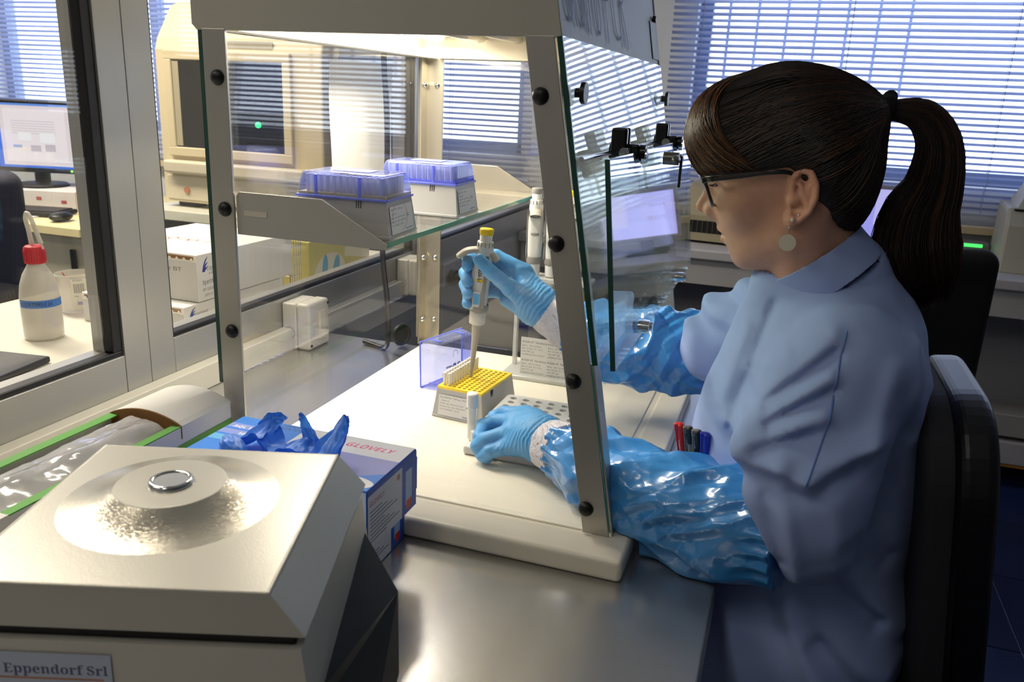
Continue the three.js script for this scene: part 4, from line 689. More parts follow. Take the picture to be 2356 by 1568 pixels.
{
  const t = thing('computer_keyboard', 'dark keyboard on the far cream desk', 'keyboard', [-3.02, 0.7355, -2.565], 0.22);
  part('keyboard_case', rbox(0.44, 0.018, 0.14, 0.005, 0, 0.012, 0), M.blackSoft, t);
  part('key_rows', merge([0, 1, 2, 3, 4].map(k => rbox(0.41, 0.006, 0.019, 0.002, 0, 0.023, -0.05 + k * 0.025))), M.black, t);
}
solo('computer_mouse', 'black mouse beside the far keyboard', 'mouse', new THREE.SphereGeometry(0.05, 20, 12).scale(0.7, 0.38, 1), M.black, [-2.72, 0.7548, -2.50]);
solo('notepad', 'white paper sheet on the far desk before the keyboard', 'paper', rbox(0.3, 0.004, 0.2, 0.001), std('#d3d3d8', 0.7), [-3.02, 0.738, -2.43 - 0.08 + 0.06]);
{
  const t = thing('desk_chair', 'dark blue office chair at the left edge beyond the partition', 'chair', [-2.41, 0, -1.80], 0.4);
  const m = std('#151b33', 0.8);
  part('backrest', rbox(0.46, 0.50, 0.09, 0.06, 0, 0.76, 0.0, 4), m, t); part('seat', rbox(0.48, 0.09, 0.46, 0.04, 0, 0.47, -0.22, 3), m, t);
  part('back_strut', rbox(0.06, 0.35, 0.03, 0.008, 0, 0.50, 0.05), M.black, t); part('gas_column', cyl(0.03, 0.03, 0.34, 0, 0.26, -0.2), M.black, t);
  for (let k = 0; k < 5; k++) { const a = k * 1.2566; part('foot', merge([rbox(0.28, 0.03, 0.05, 0.01, 0.14, 0.08, 0).rotateY(a), new THREE.SphereGeometry(0.03, 10, 8).translate(0.27 * Math.cos(a), 0.03, -0.27 * Math.sin(a))]).translate(0, 0, -0.2), M.black, t); }
}
// ---------------------------------------------------------------- far counter under the window
{
  const t = thing('window_counter', 'grey counter running along the far window wall', 'counter', [0, 0, 0]);
  part('counter_top', rspan(XP + 0.002, X_R - 0.01, 0.752, 0.79, -3.555, -2.98, 0.008), std('#b9b8bd', 0.4), t);
  part('apron', span(XP + 0.01, X_R - 0.02, 0.66, 0.752, -3.1, -3.0), std('#a9a9ac', 0.6), t);
  part('back_panel', span(XP + 0.01, X_R - 0.02, 0.04, 0.66, -3.5, -3.45), std('#a9aab0', 0.7), t);
  for (const x of [-0.9, 0.3, 1.9]) part('support', span(x - 0.02, x + 0.02, 0, 0.70, -3.5, -3.02), std('#a9aab0', 0.6), t);
}
{
  const t = thing('radiator', 'long pale radiator cover under the far counter', 'radiator', [0.9, 0, -3.20]);
  part('casing', rbox(1.0, 0.085, 0.14, 0.006, 0.25, 0.245, 0), std('#8d8d90', 0.6), t);
  part('lower_casing', rbox(1.0, 0.085, 0.14, 0.006, 0.25, 0.145, 0.01), std('#9a9aa2', 0.6), t);
  part('orange_strip', box(1.0, 0.008, 0.02, 0.25, 0.098, 0.07), std('#8a5a1a', 0.6), t);
  for (const x of [-0.2, 0.7]) part('foot', box(0.04, 0.11, 0.08, x, 0.055, 0), M.black, t);
}
{
  const t = thing('heating_block', 'beige instrument with dark vent grille behind the woman\'s nose', 'instrument', [-0.20, 0.7905, -3.25], -0.1);
  part('casing', extrude([[0, 0.02], [0, 0.10], [0.07, 0.19], [0.12, 0.205], [0.26, 0.205], [0.26, 0.02]], 0.30, 0.01).rotateY(Math.PI / 2).translate(-0.15, 0, 0.13), std('#9a9178', 0.55), t);
  part('vent_recess', rspan(-0.125, 0.14, 0.04, 0.085, 0.139, 0.1415, 0.001), M.black, t);
  for (let k = 0; k < 14; k++) part('vent_slat', box(0.004, 0.042, 0.003, -0.115 + k * 0.019, 0.0625, 0.142), std('#3a362c', 0.6), t);
  part('base', rbox(0.27, 0.02, 0.22, 0.004, 0, 0.01, 0.0), std('#16261f', 0.6), t);
}
{
  const t = thing('thermocycler', 'white thermal cycler with domed lid and green foot at the right edge', 'thermal cycler', [0.93, 0.7905, -3.27], -0.12);
  const w = 0.40;
  part('body', extrude([[-0.17, 0.012], [-0.155, 0.15], [-0.12, 0.20], [0.17, 0.20], [0.17, 0.012]].map(p => [p[0], p[1]]), w, 0.012).rotateY(-Math.PI / 2).translate(w / 2, 0, 0).rotateY(Math.PI), std('#aba89c', 0.5), t);
  part('lid', hexa([[-0.185, 0.205, 0.13], [0.185, 0.205, 0.13], [0.185, 0.205, -0.15], [-0.185, 0.205, -0.15]], [[-0.115, 0.375, 0.03], [0.115, 0.375, 0.03], [0.115, 0.375, -0.11], [-0.115, 0.375, -0.11]]), std('#b3b1a8', 0.5), t);
  part('lid_seam', rbox(0.385, 0.006, 0.30, 0.002, 0, 0.206, -0.01), M.black, t);
  part('tray_mouth', rspan(-0.08, 0.12, 0.03, 0.09, 0.165, 0.182, 0.003), M.black, t);
  part('green_foot', rbox(0.36, 0.012, 0.30, 0.003, 0, 0.006, 0), std('#0f5a3a', 0.5), t);
  part('lid_badge', box(0.03, 0.01, 0.002, -0.02, 0.245, 0.112), std('#a8483c', 0.5), t);
}
solo('counter_mouse', 'black computer mouse on the far counter behind the ponytail', 'mouse', new THREE.SphereGeometry(0.055, 20, 12).scale(1, 0.38, 0.62), M.black, [0.655, 0.8115, -3.30]);
{
  const t = thing('network_switch', 'small device with glowing green light on the far counter', 'device', [0.62, 0.7905, -3.47]);
  part('case', rbox(0.22, 0.05, 0.10, 0.006, 0, 0.025, 0), std('#77787a', 0.5), t);
  part('status_light', rbox(0.07, 0.012, 0.006, 0.003, 0.05, 0.040, 0.052), std('#20c040', 0.4, 0, { emissive: new THREE.Color(0.08, 1, 0.15), emissiveIntensity: 1.3 }), t);
}
solo('paper_stack', 'loose stack of papers on the far counter by the thermal cycler', 'papers', merge([rbox(0.26, 0.006, 0.12, 0.001, 0, 0.003, 0), rbox(0.24, 0.006, 0.12, 0.001, 0.02, 0.0092, 0.004).rotateY(0.1), rbox(0.2, 0.005, 0.11, 0.001, 0.0, 0.0152, 0)]), std('#a9aab4', 0.7), [0.52, 0.7905, -3.34]);
{
  const t = thing('instrument_display', 'lilac glowing display on the far counter seen between head and ponytail', 'display', [0.235, 0.7905, -3.20], -0.1);
  part('stand', rbox(0.16, 0.012, 0.12, 0.004, 0, 0.006, -0.03), M.blackSoft, t); part('neck', rbox(0.05, 0.08, 0.02, 0.004, 0, 0.045, -0.03), M.blackSoft, t);
  part('shell', rbox(0.28, 0.20, 0.03, 0.006, 0, 0.155, -0.01), std('#8f8fa6', 0.5), t);
  part('screen', new THREE.PlaneGeometry(0.25, 0.17), std('#111', 0.3, 0, { emissive: '#ffffff', emissiveIntensity: 0.75, emissiveMap: canvasTex(400, 272, (g, w, h) => { g.fillStyle = '#a6a6ff'; g.fillRect(0, 0, w, h); g.fillStyle = '#c4c2ff'; g.fillRect(300, 0, 100, 200); g.fillStyle = '#3a3a70'; g.font = '30px sans-serif'; g.fillText('Human', 60, 90); g.fillText('01.25.02', 60, 170); }) }), t, [0, 0.155, 0.0058]);
  areaLight('screen_glow', 0.25, 0.17, new THREE.Color(0.65, 0.65, 1), 0.4, [0.234, 0.945, -3.185], [0.2, 0.94, -2.2]);
}
// dark chair standing empty behind
{
  const t = thing('spare_chair', 'black office chair standing empty behind the ponytail', 'chair', [0.30, 0, -1.92], 0.35);
  const m = std('#08080a', 0.85);
  part('backrest', rbox(0.30, 0.52, 0.07, 0.045, 0, 0.76, 0, 4), m, t); part('seat', rbox(0.44, 0.08, 0.42, 0.035, 0, 0.45, -0.2, 3), m, t);
  part('back_strut', rbox(0.06, 0.32, 0.03, 0.008, 0, 0.48, 0.04), M.black, t); part('gas_column', cyl(0.03, 0.03, 0.34, 0, 0.25, -0.2), M.black, t);
  for (let k = 0; k < 5; k++) { const a = k * 1.2566; part('foot', merge([rbox(0.28, 0.03, 0.05, 0.01, 0.14, 0.08, 0).rotateY(a), new THREE.SphereGeometry(0.03, 10, 8).translate(0.27 * Math.cos(a), 0.03, -0.27 * Math.sin(a))]).translate(0, 0, -0.2), M.black, t); }
}
// the woman's chair
{
  const t = thing('lab_chair', 'grey padded office chair with dark shell that the woman sits on', 'chair', [0.13, 0, -1.05], 0.0);
  const pad = std('#2c2c31', 0.75), shell = phy({ color: '#0d0d14', roughness: 0.35 });
  const curve = (x0, th, w, y0, y1, r) => { // backrest plate curved slightly backwards
    const s = new THREE.Shape(); s.moveTo(-w / 2 + r, y0); s.lineTo(w / 2 - r, y0); s.quadraticCurveTo(w / 2, y0, w / 2, y0 + r); s.lineTo(w / 2, y1 - r); s.quadraticCurveTo(w / 2, y1, w / 2 - r, y1); s.lineTo(-w / 2 + r, y1); s.quadraticCurveTo(-w / 2, y1, -w / 2, y1 - r); s.lineTo(-w / 2, y0 + r); s.quadraticCurveTo(-w / 2, y0, -w / 2 + r, y0);
    return new THREE.ExtrudeGeometry(s, { depth: th, bevelEnabled: true, bevelSize: 0.012, bevelThickness: 0.012, bevelSegments: 5, curveSegments: 12 }).rotateY(Math.PI / 2).translate(x0, 0, 0); };
  part('backrest_pad', curve(0.166, 0.020, 0.28, 0.55, 0.960, 0.09).rotateZ(0.12), pad, t);
  part('backrest_shell', curve(0.198, 0.018, 0.30, 0.52, 0.966, 0.09).rotateZ(0.12), shell, t);
  part('seat', rbox(0.44, 0.09, 0.46, 0.04, -0.10, 0.455, 0, 4), pad, t);
  part('back_strut', rbox(0.03, 0.30, 0.07, 0.01, 0.125, 0.50, 0), M.black, t);
  part('strut_foot', rbox(0.26, 0.03, 0.07, 0.01, 0.03, 0.385, 0), M.black, t);
  part('gas_column', cyl(0.028, 0.028, 0.32, -0.08, 0.245, 0), M.black, t);
  for (let k = 0; k < 5; k++) { const a = k * 1.2566 + 0.3; part('foot', merge([rbox(0.30, 0.03, 0.05, 0.01, 0.15, 0.085, 0).rotateY(a), new THREE.SphereGeometry(0.03, 10, 8).translate(0.29 * Math.cos(a), 0.031, -0.29 * Math.sin(a))]).translate(-0.08, 0, 0), M.black, t); }
}
// ---------------------------------------------------------------- implicit surfaces
const smin = (a, b, k) => { const h = Math.max(k - Math.abs(a - b), 0) / k; return Math.min(a, b) - h * h * k * 0.25; };
const smax = (a, b, k) => -smin(-a, -b, k);
const sph = (x, y, z, c, r) => Math.hypot(x - c[0], y - c[1], z - c[2]) - r;
const ell = (x, y, z, c, r) => { const X = (x - c[0]) / r[0], Y = (y - c[1]) / r[1], Z = (z - c[2]) / r[2], k0 = Math.sqrt(X * X + Y * Y + Z * Z), k1 = Math.sqrt(X * X / (r[0] * r[0]) + Y * Y / (r[1] * r[1]) + Z * Z / (r[2] * r[2])); return k1 < 1e-9 ? -Math.min(...r) : k0 * (k0 - 1) / k1; };
const cone = (x, y, z, a, b, ra, rb) => { const dx = b[0] - a[0], dy = b[1] - a[1], dz = b[2] - a[2]; let h = ((x - a[0]) * dx + (y - a[1]) * dy + (z - a[2]) * dz) / (dx * dx + dy * dy + dz * dz); h = h < 0 ? 0 : h > 1 ? 1 : h; return Math.hypot(x - a[0] - h * dx, y - a[1] - h * dy, z - a[2] - h * dz) - (ra + (rb - ra) * h); };
// naive surface nets: a smooth closed mesh of f < 0
function nets(f, lo, hi, cell) {
  const n = [0, 1, 2].map(i => Math.ceil((hi[i] - lo[i]) / cell) + 1), [nx, ny, nz] = n, val = new Float32Array(nx * ny * nz);
  for (let k = 0, q = 0; k < nz; k++) for (let j = 0; j < ny; j++) for (let i = 0; i < nx; i++, q++) val[q] = f(lo[0] + i * cell, lo[1] + j * cell, lo[2] + k * cell);
  const id = new Int32Array(nx * ny * nz).fill(-1), pos = [], idx = [], st = [1, nx, nx * ny];
  for (let k = 0; k < nz - 1; k++) for (let j = 0; j < ny - 1; j++) for (let i = 0; i < nx - 1; i++) {
    const q = i + j * nx + k * nx * ny; let m = 0; for (let c = 0; c < 8; c++) if (val[q + (c & 1) + (c >> 1 & 1) * nx + (c >> 2) * nx * ny] < 0) m++;
    if (m === 0 || m === 8) continue;
    let sx = 0, sy = 0, sz = 0, s = 0;
    for (let c = 0; c < 8; c++) for (let ax = 0; ax < 3; ax++) if (!(c >> ax & 1)) { const d = c | 1 << ax, va = val[q + (c & 1) + (c >> 1 & 1) * nx + (c >> 2) * nx * ny], vb = val[q + (d & 1) + (d >> 1 & 1) * nx + (d >> 2) * nx * ny];
      if (va < 0 !== vb < 0) { const t = va / (va - vb); sx += (c & 1) + (ax === 0 ? t : 0); sy += (c >> 1 & 1) + (ax === 1 ? t : 0); sz += (c >> 2) + (ax === 2 ? t : 0); s++; } }
    id[q] = pos.length / 3; pos.push(lo[0] + (i + sx / s) * cell, lo[1] + (j + sy / s) * cell, lo[2] + (k + sz / s) * cell);
  }
  for (let k = 0; k < nz - 1; k++) for (let j = 0; j < ny - 1; j++) for (let i = 0; i < nx - 1; i++) { const q = i + j * nx + k * nx * ny, p = [i, j, k];
    for (let ax = 0; ax < 3; ax++) { const u = (ax + 1) % 3, v = (ax + 2) % 3; if (p[u] === 0 || p[v] === 0) continue; const a = val[q] < 0, b = val[q + st[ax]] < 0; if (a === b) continue;
      const A = id[q], B = id[q - st[u]], C = id[q - st[u] - st[v]], D = id[q - st[v]]; if (A < 0 || B < 0 || C < 0 || D < 0) continue;
      if (a) idx.push(A, B, C, A, C, D); else idx.push(A, C, B, A, D, C); } }
  const nor = new Float32Array(pos.length), e = cell * 0.4;
  for (let i = 0; i < pos.length; i += 3) { const [x, y, z] = [pos[i], pos[i + 1], pos[i + 2]]; const gx = f(x + e, y, z) - f(x - e, y, z), gy = f(x, y + e, z) - f(x, y - e, z), gz = f(x, y, z + e) - f(x, y, z - e), L = Math.hypot(gx, gy, gz) || 1; nor[i] = gx / L; nor[i + 1] = gy / L; nor[i + 2] = gz / L; }
  const g = new THREE.BufferGeometry(); g.setAttribute('position', new THREE.Float32BufferAttribute(pos, 3)); g.setAttribute('normal', new THREE.BufferAttribute(nor, 3));
  const uv = new Float32Array(pos.length / 3 * 2); for (let i = 0; i < pos.length / 3; i++) { uv[i * 2] = (pos[i * 3] + pos[i * 3 + 2]) * 6; uv[i * 2 + 1] = pos[i * 3 + 1] * 6; } g.setAttribute('uv', new THREE.BufferAttribute(uv, 2)); g.setIndex(idx); return g;
}
// ---------------------------------------------------------------- the woman
const person = thing('person', 'seated woman in light blue tunic, glasses and ponytail, pipetting with blue gloves', 'person', [0, 0, 0]);
const HO = [0.003, 1.19, -1.03], HP = 0.19, HY = 0.14;
const fwd0 = V(-Math.cos(HY), 0, -Math.sin(HY)), left = V(-Math.sin(HY), 0, Math.cos(HY));
const fwd = fwd0.clone().multiplyScalar(Math.cos(HP)).addScaledVector(V(0, 1, 0), -Math.sin(HP)), hup = V(0, 1, 0).multiplyScalar(Math.cos(HP)).addScaledVector(fwd0, Math.sin(HP));
const headM = new THREE.Matrix4().makeBasis(fwd, hup, left).setPosition(...HO);   // x forward, y up, z to her left
const mirrorFix = g => { if (g.index) { const a = g.index.array; for (let i = 0; i < a.length; i += 3) { const t = a[i]; a[i] = a[i + 1]; a[i + 1] = t; } } else for (const k of Object.keys(g.attributes)) { const at = g.attributes[k], n = at.itemSize, a = at.array; for (let i = 0; i < at.count; i += 3) for (let c = 0; c < n; c++) { const t = a[i * n + c]; a[i * n + c] = a[(i + 1) * n + c]; a[(i + 1) * n + c] = t; } } return g; };
const headGeo = g => mirrorFix(g.applyMatrix4(headM));
const toHead = (x, y, z) => { const a = x - HO[0], b = y - HO[1], c = z - HO[2]; return [a * fwd.x + b * fwd.y + c * fwd.z, a * hup.x + b * hup.y + c * hup.z, a * left.x + b * left.y + c * left.z]; };
function headSkin(x, y, z0) {
  const z = Math.abs(z0);
  let d = ell(x, y, z, [-0.004, 0.052, 0], [0.094, 0.092, 0.073]);
  d = smin(d, ell(x, y, z, [0.032, -0.002, 0], [0.056, 0.072, 0.056]), 0.03);
  d = smin(d, cone(x, y, z, [-0.002, -0.038, 0.046], [0.046, -0.062, 0.016], 0.020, 0.017), 0.025);
  d = smin(d, sph(x, y, z, [0.0575, -0.065, 0], 0.0165), 0.014);
  d = smin(d, ell(x, y, z, [0.056, -0.034, 0], [0.0235, 0.026, 0.027]), 0.014);
  d = smin(d, sph(x, y, z, [0.048, 0.0, 0.040], 0.020), 0.022);                                    // cheek
  d = smin(d, cone(x, y, z, [0.080, 0.048, 0.010], [0.062, 0.046, 0.048], 0.010, 0.010), 0.018);   // brow
  d = smax(d, -sph(x, y, z, [0.092, 0.027, 0.034], 0.015), 0.014);                                  // socket
  d = smin(d, sph(x, y, z, [0.068, 0.026, 0.033], 0.0118), 0.005);
  let n = cone(x, y, z, [0.081, 0.036, 0], [0.1055, 0.000, 0], 0.0062, 0.0085); n = smin(n, sph(x, y, z, [0.094, -0.006, 0.010], 0.0078), 0.008); n = smin(n, cone(x, y, z, [0.088, 0.02, 0], [0.085, -0.008, 0], 0.009, 0.014), 0.01);
  d = smin(d, n, 0.009);
  d = smin(d, cone(x, y, z, [0.0850, -0.0290, 0], [0.072, -0.0335, 0.021], 0.0056, 0.0032), 0.004); // upper lip
  d = smin(d, cone(x, y, z, [0.0808, -0.0435, 0], [0.070, -0.0385, 0.020], 0.0064, 0.0032), 0.004); // lower lip
  d = smax(d, -cone(x, y, z, [0.0885, -0.0368, 0], [0.076, -0.0368, 0.022], 0.0015, 0.001), 0.003);
  d = smin(d, cone(x, y, z0, [-0.022, -0.02, 0], [-0.026, -0.16, 0], 0.046, 0.050), 0.03);          // neck
  d = smin(d, cone(x, y, z, [-0.034, -0.015, 0.054], [0.012, -0.14, 0.014], 0.009, 0.010), 0.03);   // neck muscle
  return d;
}
function earF(x, y, z0) { // near and far ear, leaning back, standing off the head
  const z = Math.abs(z0); let X = x + 0.020, Y = y - 0.002, Z = z - 0.0715; const t = 0.20, c = Math.cos(t), s = Math.sin(t); [X, Y] = [X * c + Y * s, -X * s + Y * c]; Z += X * 0.42;
  let d = ell(X, Y, Z, [-0.002, 0.004, 0.0015], [0.0165, 0.0285, 0.0048]);
  d = smin(d, sph(X, Y, Z, [0.006, -0.024, 0.0015], 0.0078), 0.008);
  d = smax(d, -ell(X, Y, Z, [0.002, -0.001, 0.0070], [0.0100, 0.0170, 0.0090]), 0.0025);
  d = smax(d, -ell(X, Y, Z, [-0.002, 0.020, 0.0070], [0.0075, 0.0080, 0.0062]), 0.0025);
  let h = 1; const P = [[0.009, 0.006], [0.010, 0.021], [0.003, 0.0315], [-0.009, 0.029], [-0.0165, 0.017], [-0.0175, 0.003], [-0.013, -0.012], [-0.004, -0.022]];
  for (let i = 0; i < P.length - 1; i++) h = Math.min(h, cone(X, Y, Z, [...P[i], 0.0052], [...P[i + 1], 0.0052], 0.0034, 0.0034));
  d = smin(d, h, 0.003);
  d = smin(d, cone(X, Y, Z, [0.002, 0.016, 0.0035], [-0.009, -0.004, 0.0045], 0.0026, 0.0028), 0.003);
  d = smin(d, sph(X, Y, Z, [0.0095, -0.004, 0.004], 0.0042), 0.004);
  return smin(d, cone(X, Y, Z, [0.006, 0.0, -0.008], [0.004, 0.0, 0.0], 0.010, 0.008), 0.006);
}
const SN = [0.085, 1.015, -0.905], EN = [-0.012, 0.822, -0.864], WN = [-0.246, 0.836, -0.985], SF = [0.03, 1.015, -1.20], EF = [-0.11, 0.902, -1.285], WF = [-0.335, 0.962, -1.222];
{ // body: head with ears on a fine grid, the clothed rest on a coarse one
  const gh = nets((x, y, z) => Math.min(smin(headSkin(x, y, z), earF(x, y, z), 0.004), 1), [-0.115, -0.17, -0.096], [0.125, 0.155, 0.096], 0.0024);
  const col = [], p = gh.attributes.position; const base = new THREE.Color('#cf9a7e'), lip = new THREE.Color('#b4655c'), red = new THREE.Color('#b8705a'), mix = new THREE.Color();
  for (let i = 0; i < p.count; i++) { const x = p.getX(i), y = p.getY(i), z = Math.abs(p.getZ(i)); mix.copy(base);
    const l = Math.min(cone(x, y, z, [0.0845, -0.0305, 0], [0.074, -0.034, 0.021], 0.0048, 0.003), cone(x, y, z, [0.0805, -0.0435, 0], [0.072, -0.0385, 0.020], 0.0054, 0.003)); if (l < 0.0014) mix.lerp(lip, Math.min(1, (0.0014 - l) / 0.002));
    mix.lerp(red, 0.4 * Math.exp(-((x - 0.105) ** 2 + (y) ** 2 + z * z) / 0.0003)); if (z > 0.074 && x < 0.01 && x > -0.045) mix.lerp(red, 0.35);
    const n = 1 + 0.05 * N3(x * 120, y * 120, z * 120) + 0.05 * N3(x * 40, y * 40, z * 40 + 7); col.push(mix.r * n, mix.g * n, mix.b * n); }
  gh.setAttribute('color', new THREE.Float32BufferAttribute(col, 3)); headGeo(gh);
  const gb = nets((x, y, z) => { let d = cone(x, y, z, [0.045, 1.07, -1.04], [0.075, 0.97, -1.05], 0.05, 0.09); d = smin(d, ell(x, y, z, [0.08, 0.80, -1.045], [0.09, 0.22, 0.125]), 0.06); d = smin(d, cone(x, y, z, [0.075, 1.0, -0.95], [0.04, 1.0, -1.16], 0.045, 0.045), 0.04);
    d = smin(d, cone(x, y, z, SN, [0.0, 0.830, -0.868], 0.042, 0.030), 0.03); d = smin(d, cone(x, y, z, [0.0, 0.830, -0.868], WN, 0.030, 0.022), 0.01); d = smin(d, cone(x, y, z, SF, EF, 0.042, 0.036), 0.03); d = smin(d, cone(x, y, z, EF, WF, 0.034, 0.024), 0.01);
    d = smin(d, ell(x, y, z, [0.09, 0.60, -1.05], [0.12, 0.10, 0.165]), 0.05);
    for (const s of [1, -1]) { const zz = -1.05 + s * 0.095; d = smin(d, cone(x, y, z, [0.06, 0.585, zz], [-0.30, 0.565, zz + s * 0.02], 0.075, 0.055), 0.03); d = smin(d, cone(x, y, z, [-0.30, 0.565, zz + s * 0.02], [-0.26, 0.10, zz + s * 0.02], 0.052, 0.034), 0.02); d = smin(d, cone(x, y, z, [-0.25, 0.045, zz + s * 0.02], [-0.42, 0.035, zz + s * 0.03], 0.034, 0.028), 0.02); }
    return d; }, [-0.47, 0.0, -1.34], [0.24, 1.10, -0.80], 0.014);
  gb.setAttribute('color', new THREE.Float32BufferAttribute(new Float32Array(gb.attributes.position.count * 3).map((_, i) => [base.r, base.g, base.b][i % 3]), 3));
  const body = part('body', mergeGeometries([gh, gb]), phy({ color: '#ffffff', vertexColors: true, roughness: 0.5, sheen: 0.12, sheenColor: new THREE.Color('#ffd9c4') }), person);
  body.userData.label = 'head, neck and body of the seated woman';
}
// ---------------------------------------------------------------- hair
const hairCut = (x, y) => { const f1 = 0.036 - y + Math.max(0, (x - 0.06)) * 0.0, f2 = (x + 0.012) * 0.882 - (y - 0.036) * 0.472; return Math.min(f1, Math.max(f2, -0.060 - y)); };
function hairF(x, y, z0) {
  const z = Math.abs(z0);
  let d = ell(x, y, z, [0.008, 0.060, 0], [0.098, 0.092, 0.082]);
  d = smin(d, ell(x, y, z, [-0.047, 0.035, 0], [0.052, 0.088, 0.072]), 0.03);
  d = smin(d, ell(x, y, z, [-0.062, 0.082, 0], [0.042, 0.028, 0.032]), 0.025);            // pulled up to the tie
  d = smin(d, ell(x, y, z0, [0.062, 0.088, 0.004], [0.046, 0.050, 0.064]), 0.02);        // fringe
  d = smax(d, hairCut(x, y), 0.012);
  const fr = smax(ell(x, y, z0, [0.055, 0.070, 0.0], [0.055, 0.055, 0.078]), 0.030 + 0.35 * Math.max(0, 0.1 - x) * 0 - y, 0.008);
  return smin(d, fr, 0.01);
}
{
  const n = (x, y, z) => hairF(x, y, z) - 0.0012 * N3(x * 25, y * 25, z * 140);
  const g = nets(n, [-0.125, -0.075, -0.096], [0.125, 0.165, 0.096], 0.0036); headGeo(g);
  const hair = part('hair', g, M.hairBase, person); hair.userData.label = 'dark brown hair with fringe pulled back into a ponytail';
  // strands that lie on the hair
  const surf = (dir, off) => { const c = [0.0, 0.045, 0]; let a = 0.02, b = 0.17; for (let i = 0; i < 22; i++) { const m = (a + b) / 2; if (hairF(c[0] + dir.x * m, c[1] + dir.y * m, c[2] + dir.z * m) < 0) a = m; else b = m; } const r = a + off; return V(c[0] + dir.x * r, c[1] + dir.y * r, c[2] + dir.z * r); };
  const dirTo = (x, y, z) => V(x, y - 0.045, z).normalize();
  const strandGeo = (pts, r) => { const n = pts.length, pos = [], idx = []; for (let i = 0; i < n; i++) { const t = pts[Math.min(n - 1, i + 1)].clone().sub(pts[Math.max(0, i - 1)]).normalize(), a = new THREE.Vector3().crossVectors(t, V(0.3, 0.9, 0.31)).normalize(), b = new THREE.Vector3().crossVectors(t, a), w = r * Math.sin(Math.PI * (0.12 + 0.8 * i / (n - 1))) ; for (let k = 0; k < 3; k++) { const f = k * 2.0944; pos.push(pts[i].x + (a.x * Math.cos(f) + b.x * Math.sin(f)) * w, pts[i].y + (a.y * Math.cos(f) + b.y * Math.sin(f)) * w, pts[i].z + (a.z * Math.cos(f) + b.z * Math.sin(f)) * w); } }
    for (let i = 0; i < n - 1; i++) for (let k = 0; k < 3; k++) { const p = i * 3 + k, q = i * 3 + (k + 1) % 3; idx.push(p, q, p + 3, q, q + 3, p + 3); } return [pos, idx]; };
  const pack = (list, name, mat, parent, m4) => { const pos = [], idx = []; for (const [p, i] of list) { const o = pos.length / 3; for (const v of p) pos.push(v); for (const v of i) idx.push(v + o); } const gg = new THREE.BufferGeometry(); gg.setAttribute('position', new THREE.Float32BufferAttribute(pos, 3)); gg.setIndex(idx); gg.computeVertexNormals(); if (m4) headGeo(gg); const o = part(name, gg, mat, parent); o.userData.kind = 'stuff'; return o; };
  const dark = [], light = [], tie = dirTo(-0.104, 0.090, 0);
  const arc = (s, e, n, off, sag = 0) => { const pts = []; for (let i = 0; i <= n; i++) { const t = i / n, d = s.clone().multiplyScalar(1 - t).addScaledVector(e, t).normalize(); d.y -= sag * Math.sin(t * Math.PI); d.normalize(); pts.push(surf(d, off * (0.4 + 0.6 * Math.sin(t * Math.PI)))); } return pts; };
  for (let k = 0; k < 2100; k++) { // from the hairline back to the tie
    const u = rnd(), sd = rnd() < 0.82 ? 1 : -1; let s;
    if (u < 0.30) s = dirTo(rr(0.02, 0.07), rr(0.12, 0.15), sd * rr(0, 0.05)); else if (u < 0.62) s = dirTo(rr(0.0, 0.075), rr(0.042, 0.11), sd * rr(0.06, 0.075)); else if (u < 0.74) s = dirTo(rr(-0.02, 0.02), rr(0.042, 0.08), sd * 0.075); else if (u < 0.82) s = dirTo(rr(-0.045, -0.005), rr(0.015, 0.05), sd * 0.072); else s = dirTo(rr(-0.085, -0.03), rr(-0.055, 0.03), sd * rr(0.01, 0.065));
    const e = tie.clone().add(V(rr(-0.02, 0.02), rr(-0.10, 0.10), rr(-0.10, 0.10))).normalize();
    (rnd() < 0.75 ? dark : light).push(strandGeo(arc(s, e, 13, rr(0.0, 0.0022), u < 0.82 ? 0.08 : -0.05), rr(0.0005, 0.0011)));
  }
  const fr = [], fr2 = []; for (let k = 0; k < 1100; k++) { // fringe: falls from the parting forward and to her left side
    const v = rnd(), lift = rr(-0.0004, 0.0042), s = dirTo(rr(0.030, 0.062), 0.135, rr(-0.012, 0.022)), e = dirTo(0.106 - 0.085 * v * v + rr(-0.004, 0.004), 0.048 - 0.012 * v + rr(-0.006, 0.006), (v < 0.5 ? -0.06 + 0.24 * v : 0.06 + 0.03 * (v - 0.5)) + rr(-0.006, 0.006));
    const pts = []; for (let i = 0; i <= 12; i++) { const t = i / 12, d = s.clone().multiplyScalar(1 - t).addScaledVector(e, t); d.x += 0.16 * Math.sin(t * Math.PI); d.normalize(); pts.push(surf(d, lift * (0.3 + Math.sin(t * Math.PI)))); }
    const pick = rnd(); (pick < 0.28 ? dark : pick < 0.55 ? light : pick < 0.85 ? fr : fr2).push(strandGeo(pts, rr(0.0006, 0.0014)));
  }
  pack(dark, 'dark_strands', M.hair, hair, headM); pack(light, 'brown_strands', M.hairLight, hair, headM); pack(fr, 'fringe_strands', phy({ color: '#6d431a', roughness: 0.36 }), hair, headM); pack(fr2, 'golden_strands', phy({ color: '#7a5226', roughness: 0.36 }), hair, headM);
  // ponytail in world space
  const C = [[0.084, 1.289], [0.104, 1.293], [0.130, 1.288], [0.150, 1.262], [0.154, 1.217], [0.146, 1.178], [0.148, 1.138], [0.163, 1.104], [0.178, 1.078]].map(p => V(p[0], p[1], -1.045)), cv = new THREE.CatmullRomCurve3(C), Wd = [0.009, 0.012, 0.018, 0.023, 0.030, 0.042, 0.049, 0.040, 0.018];
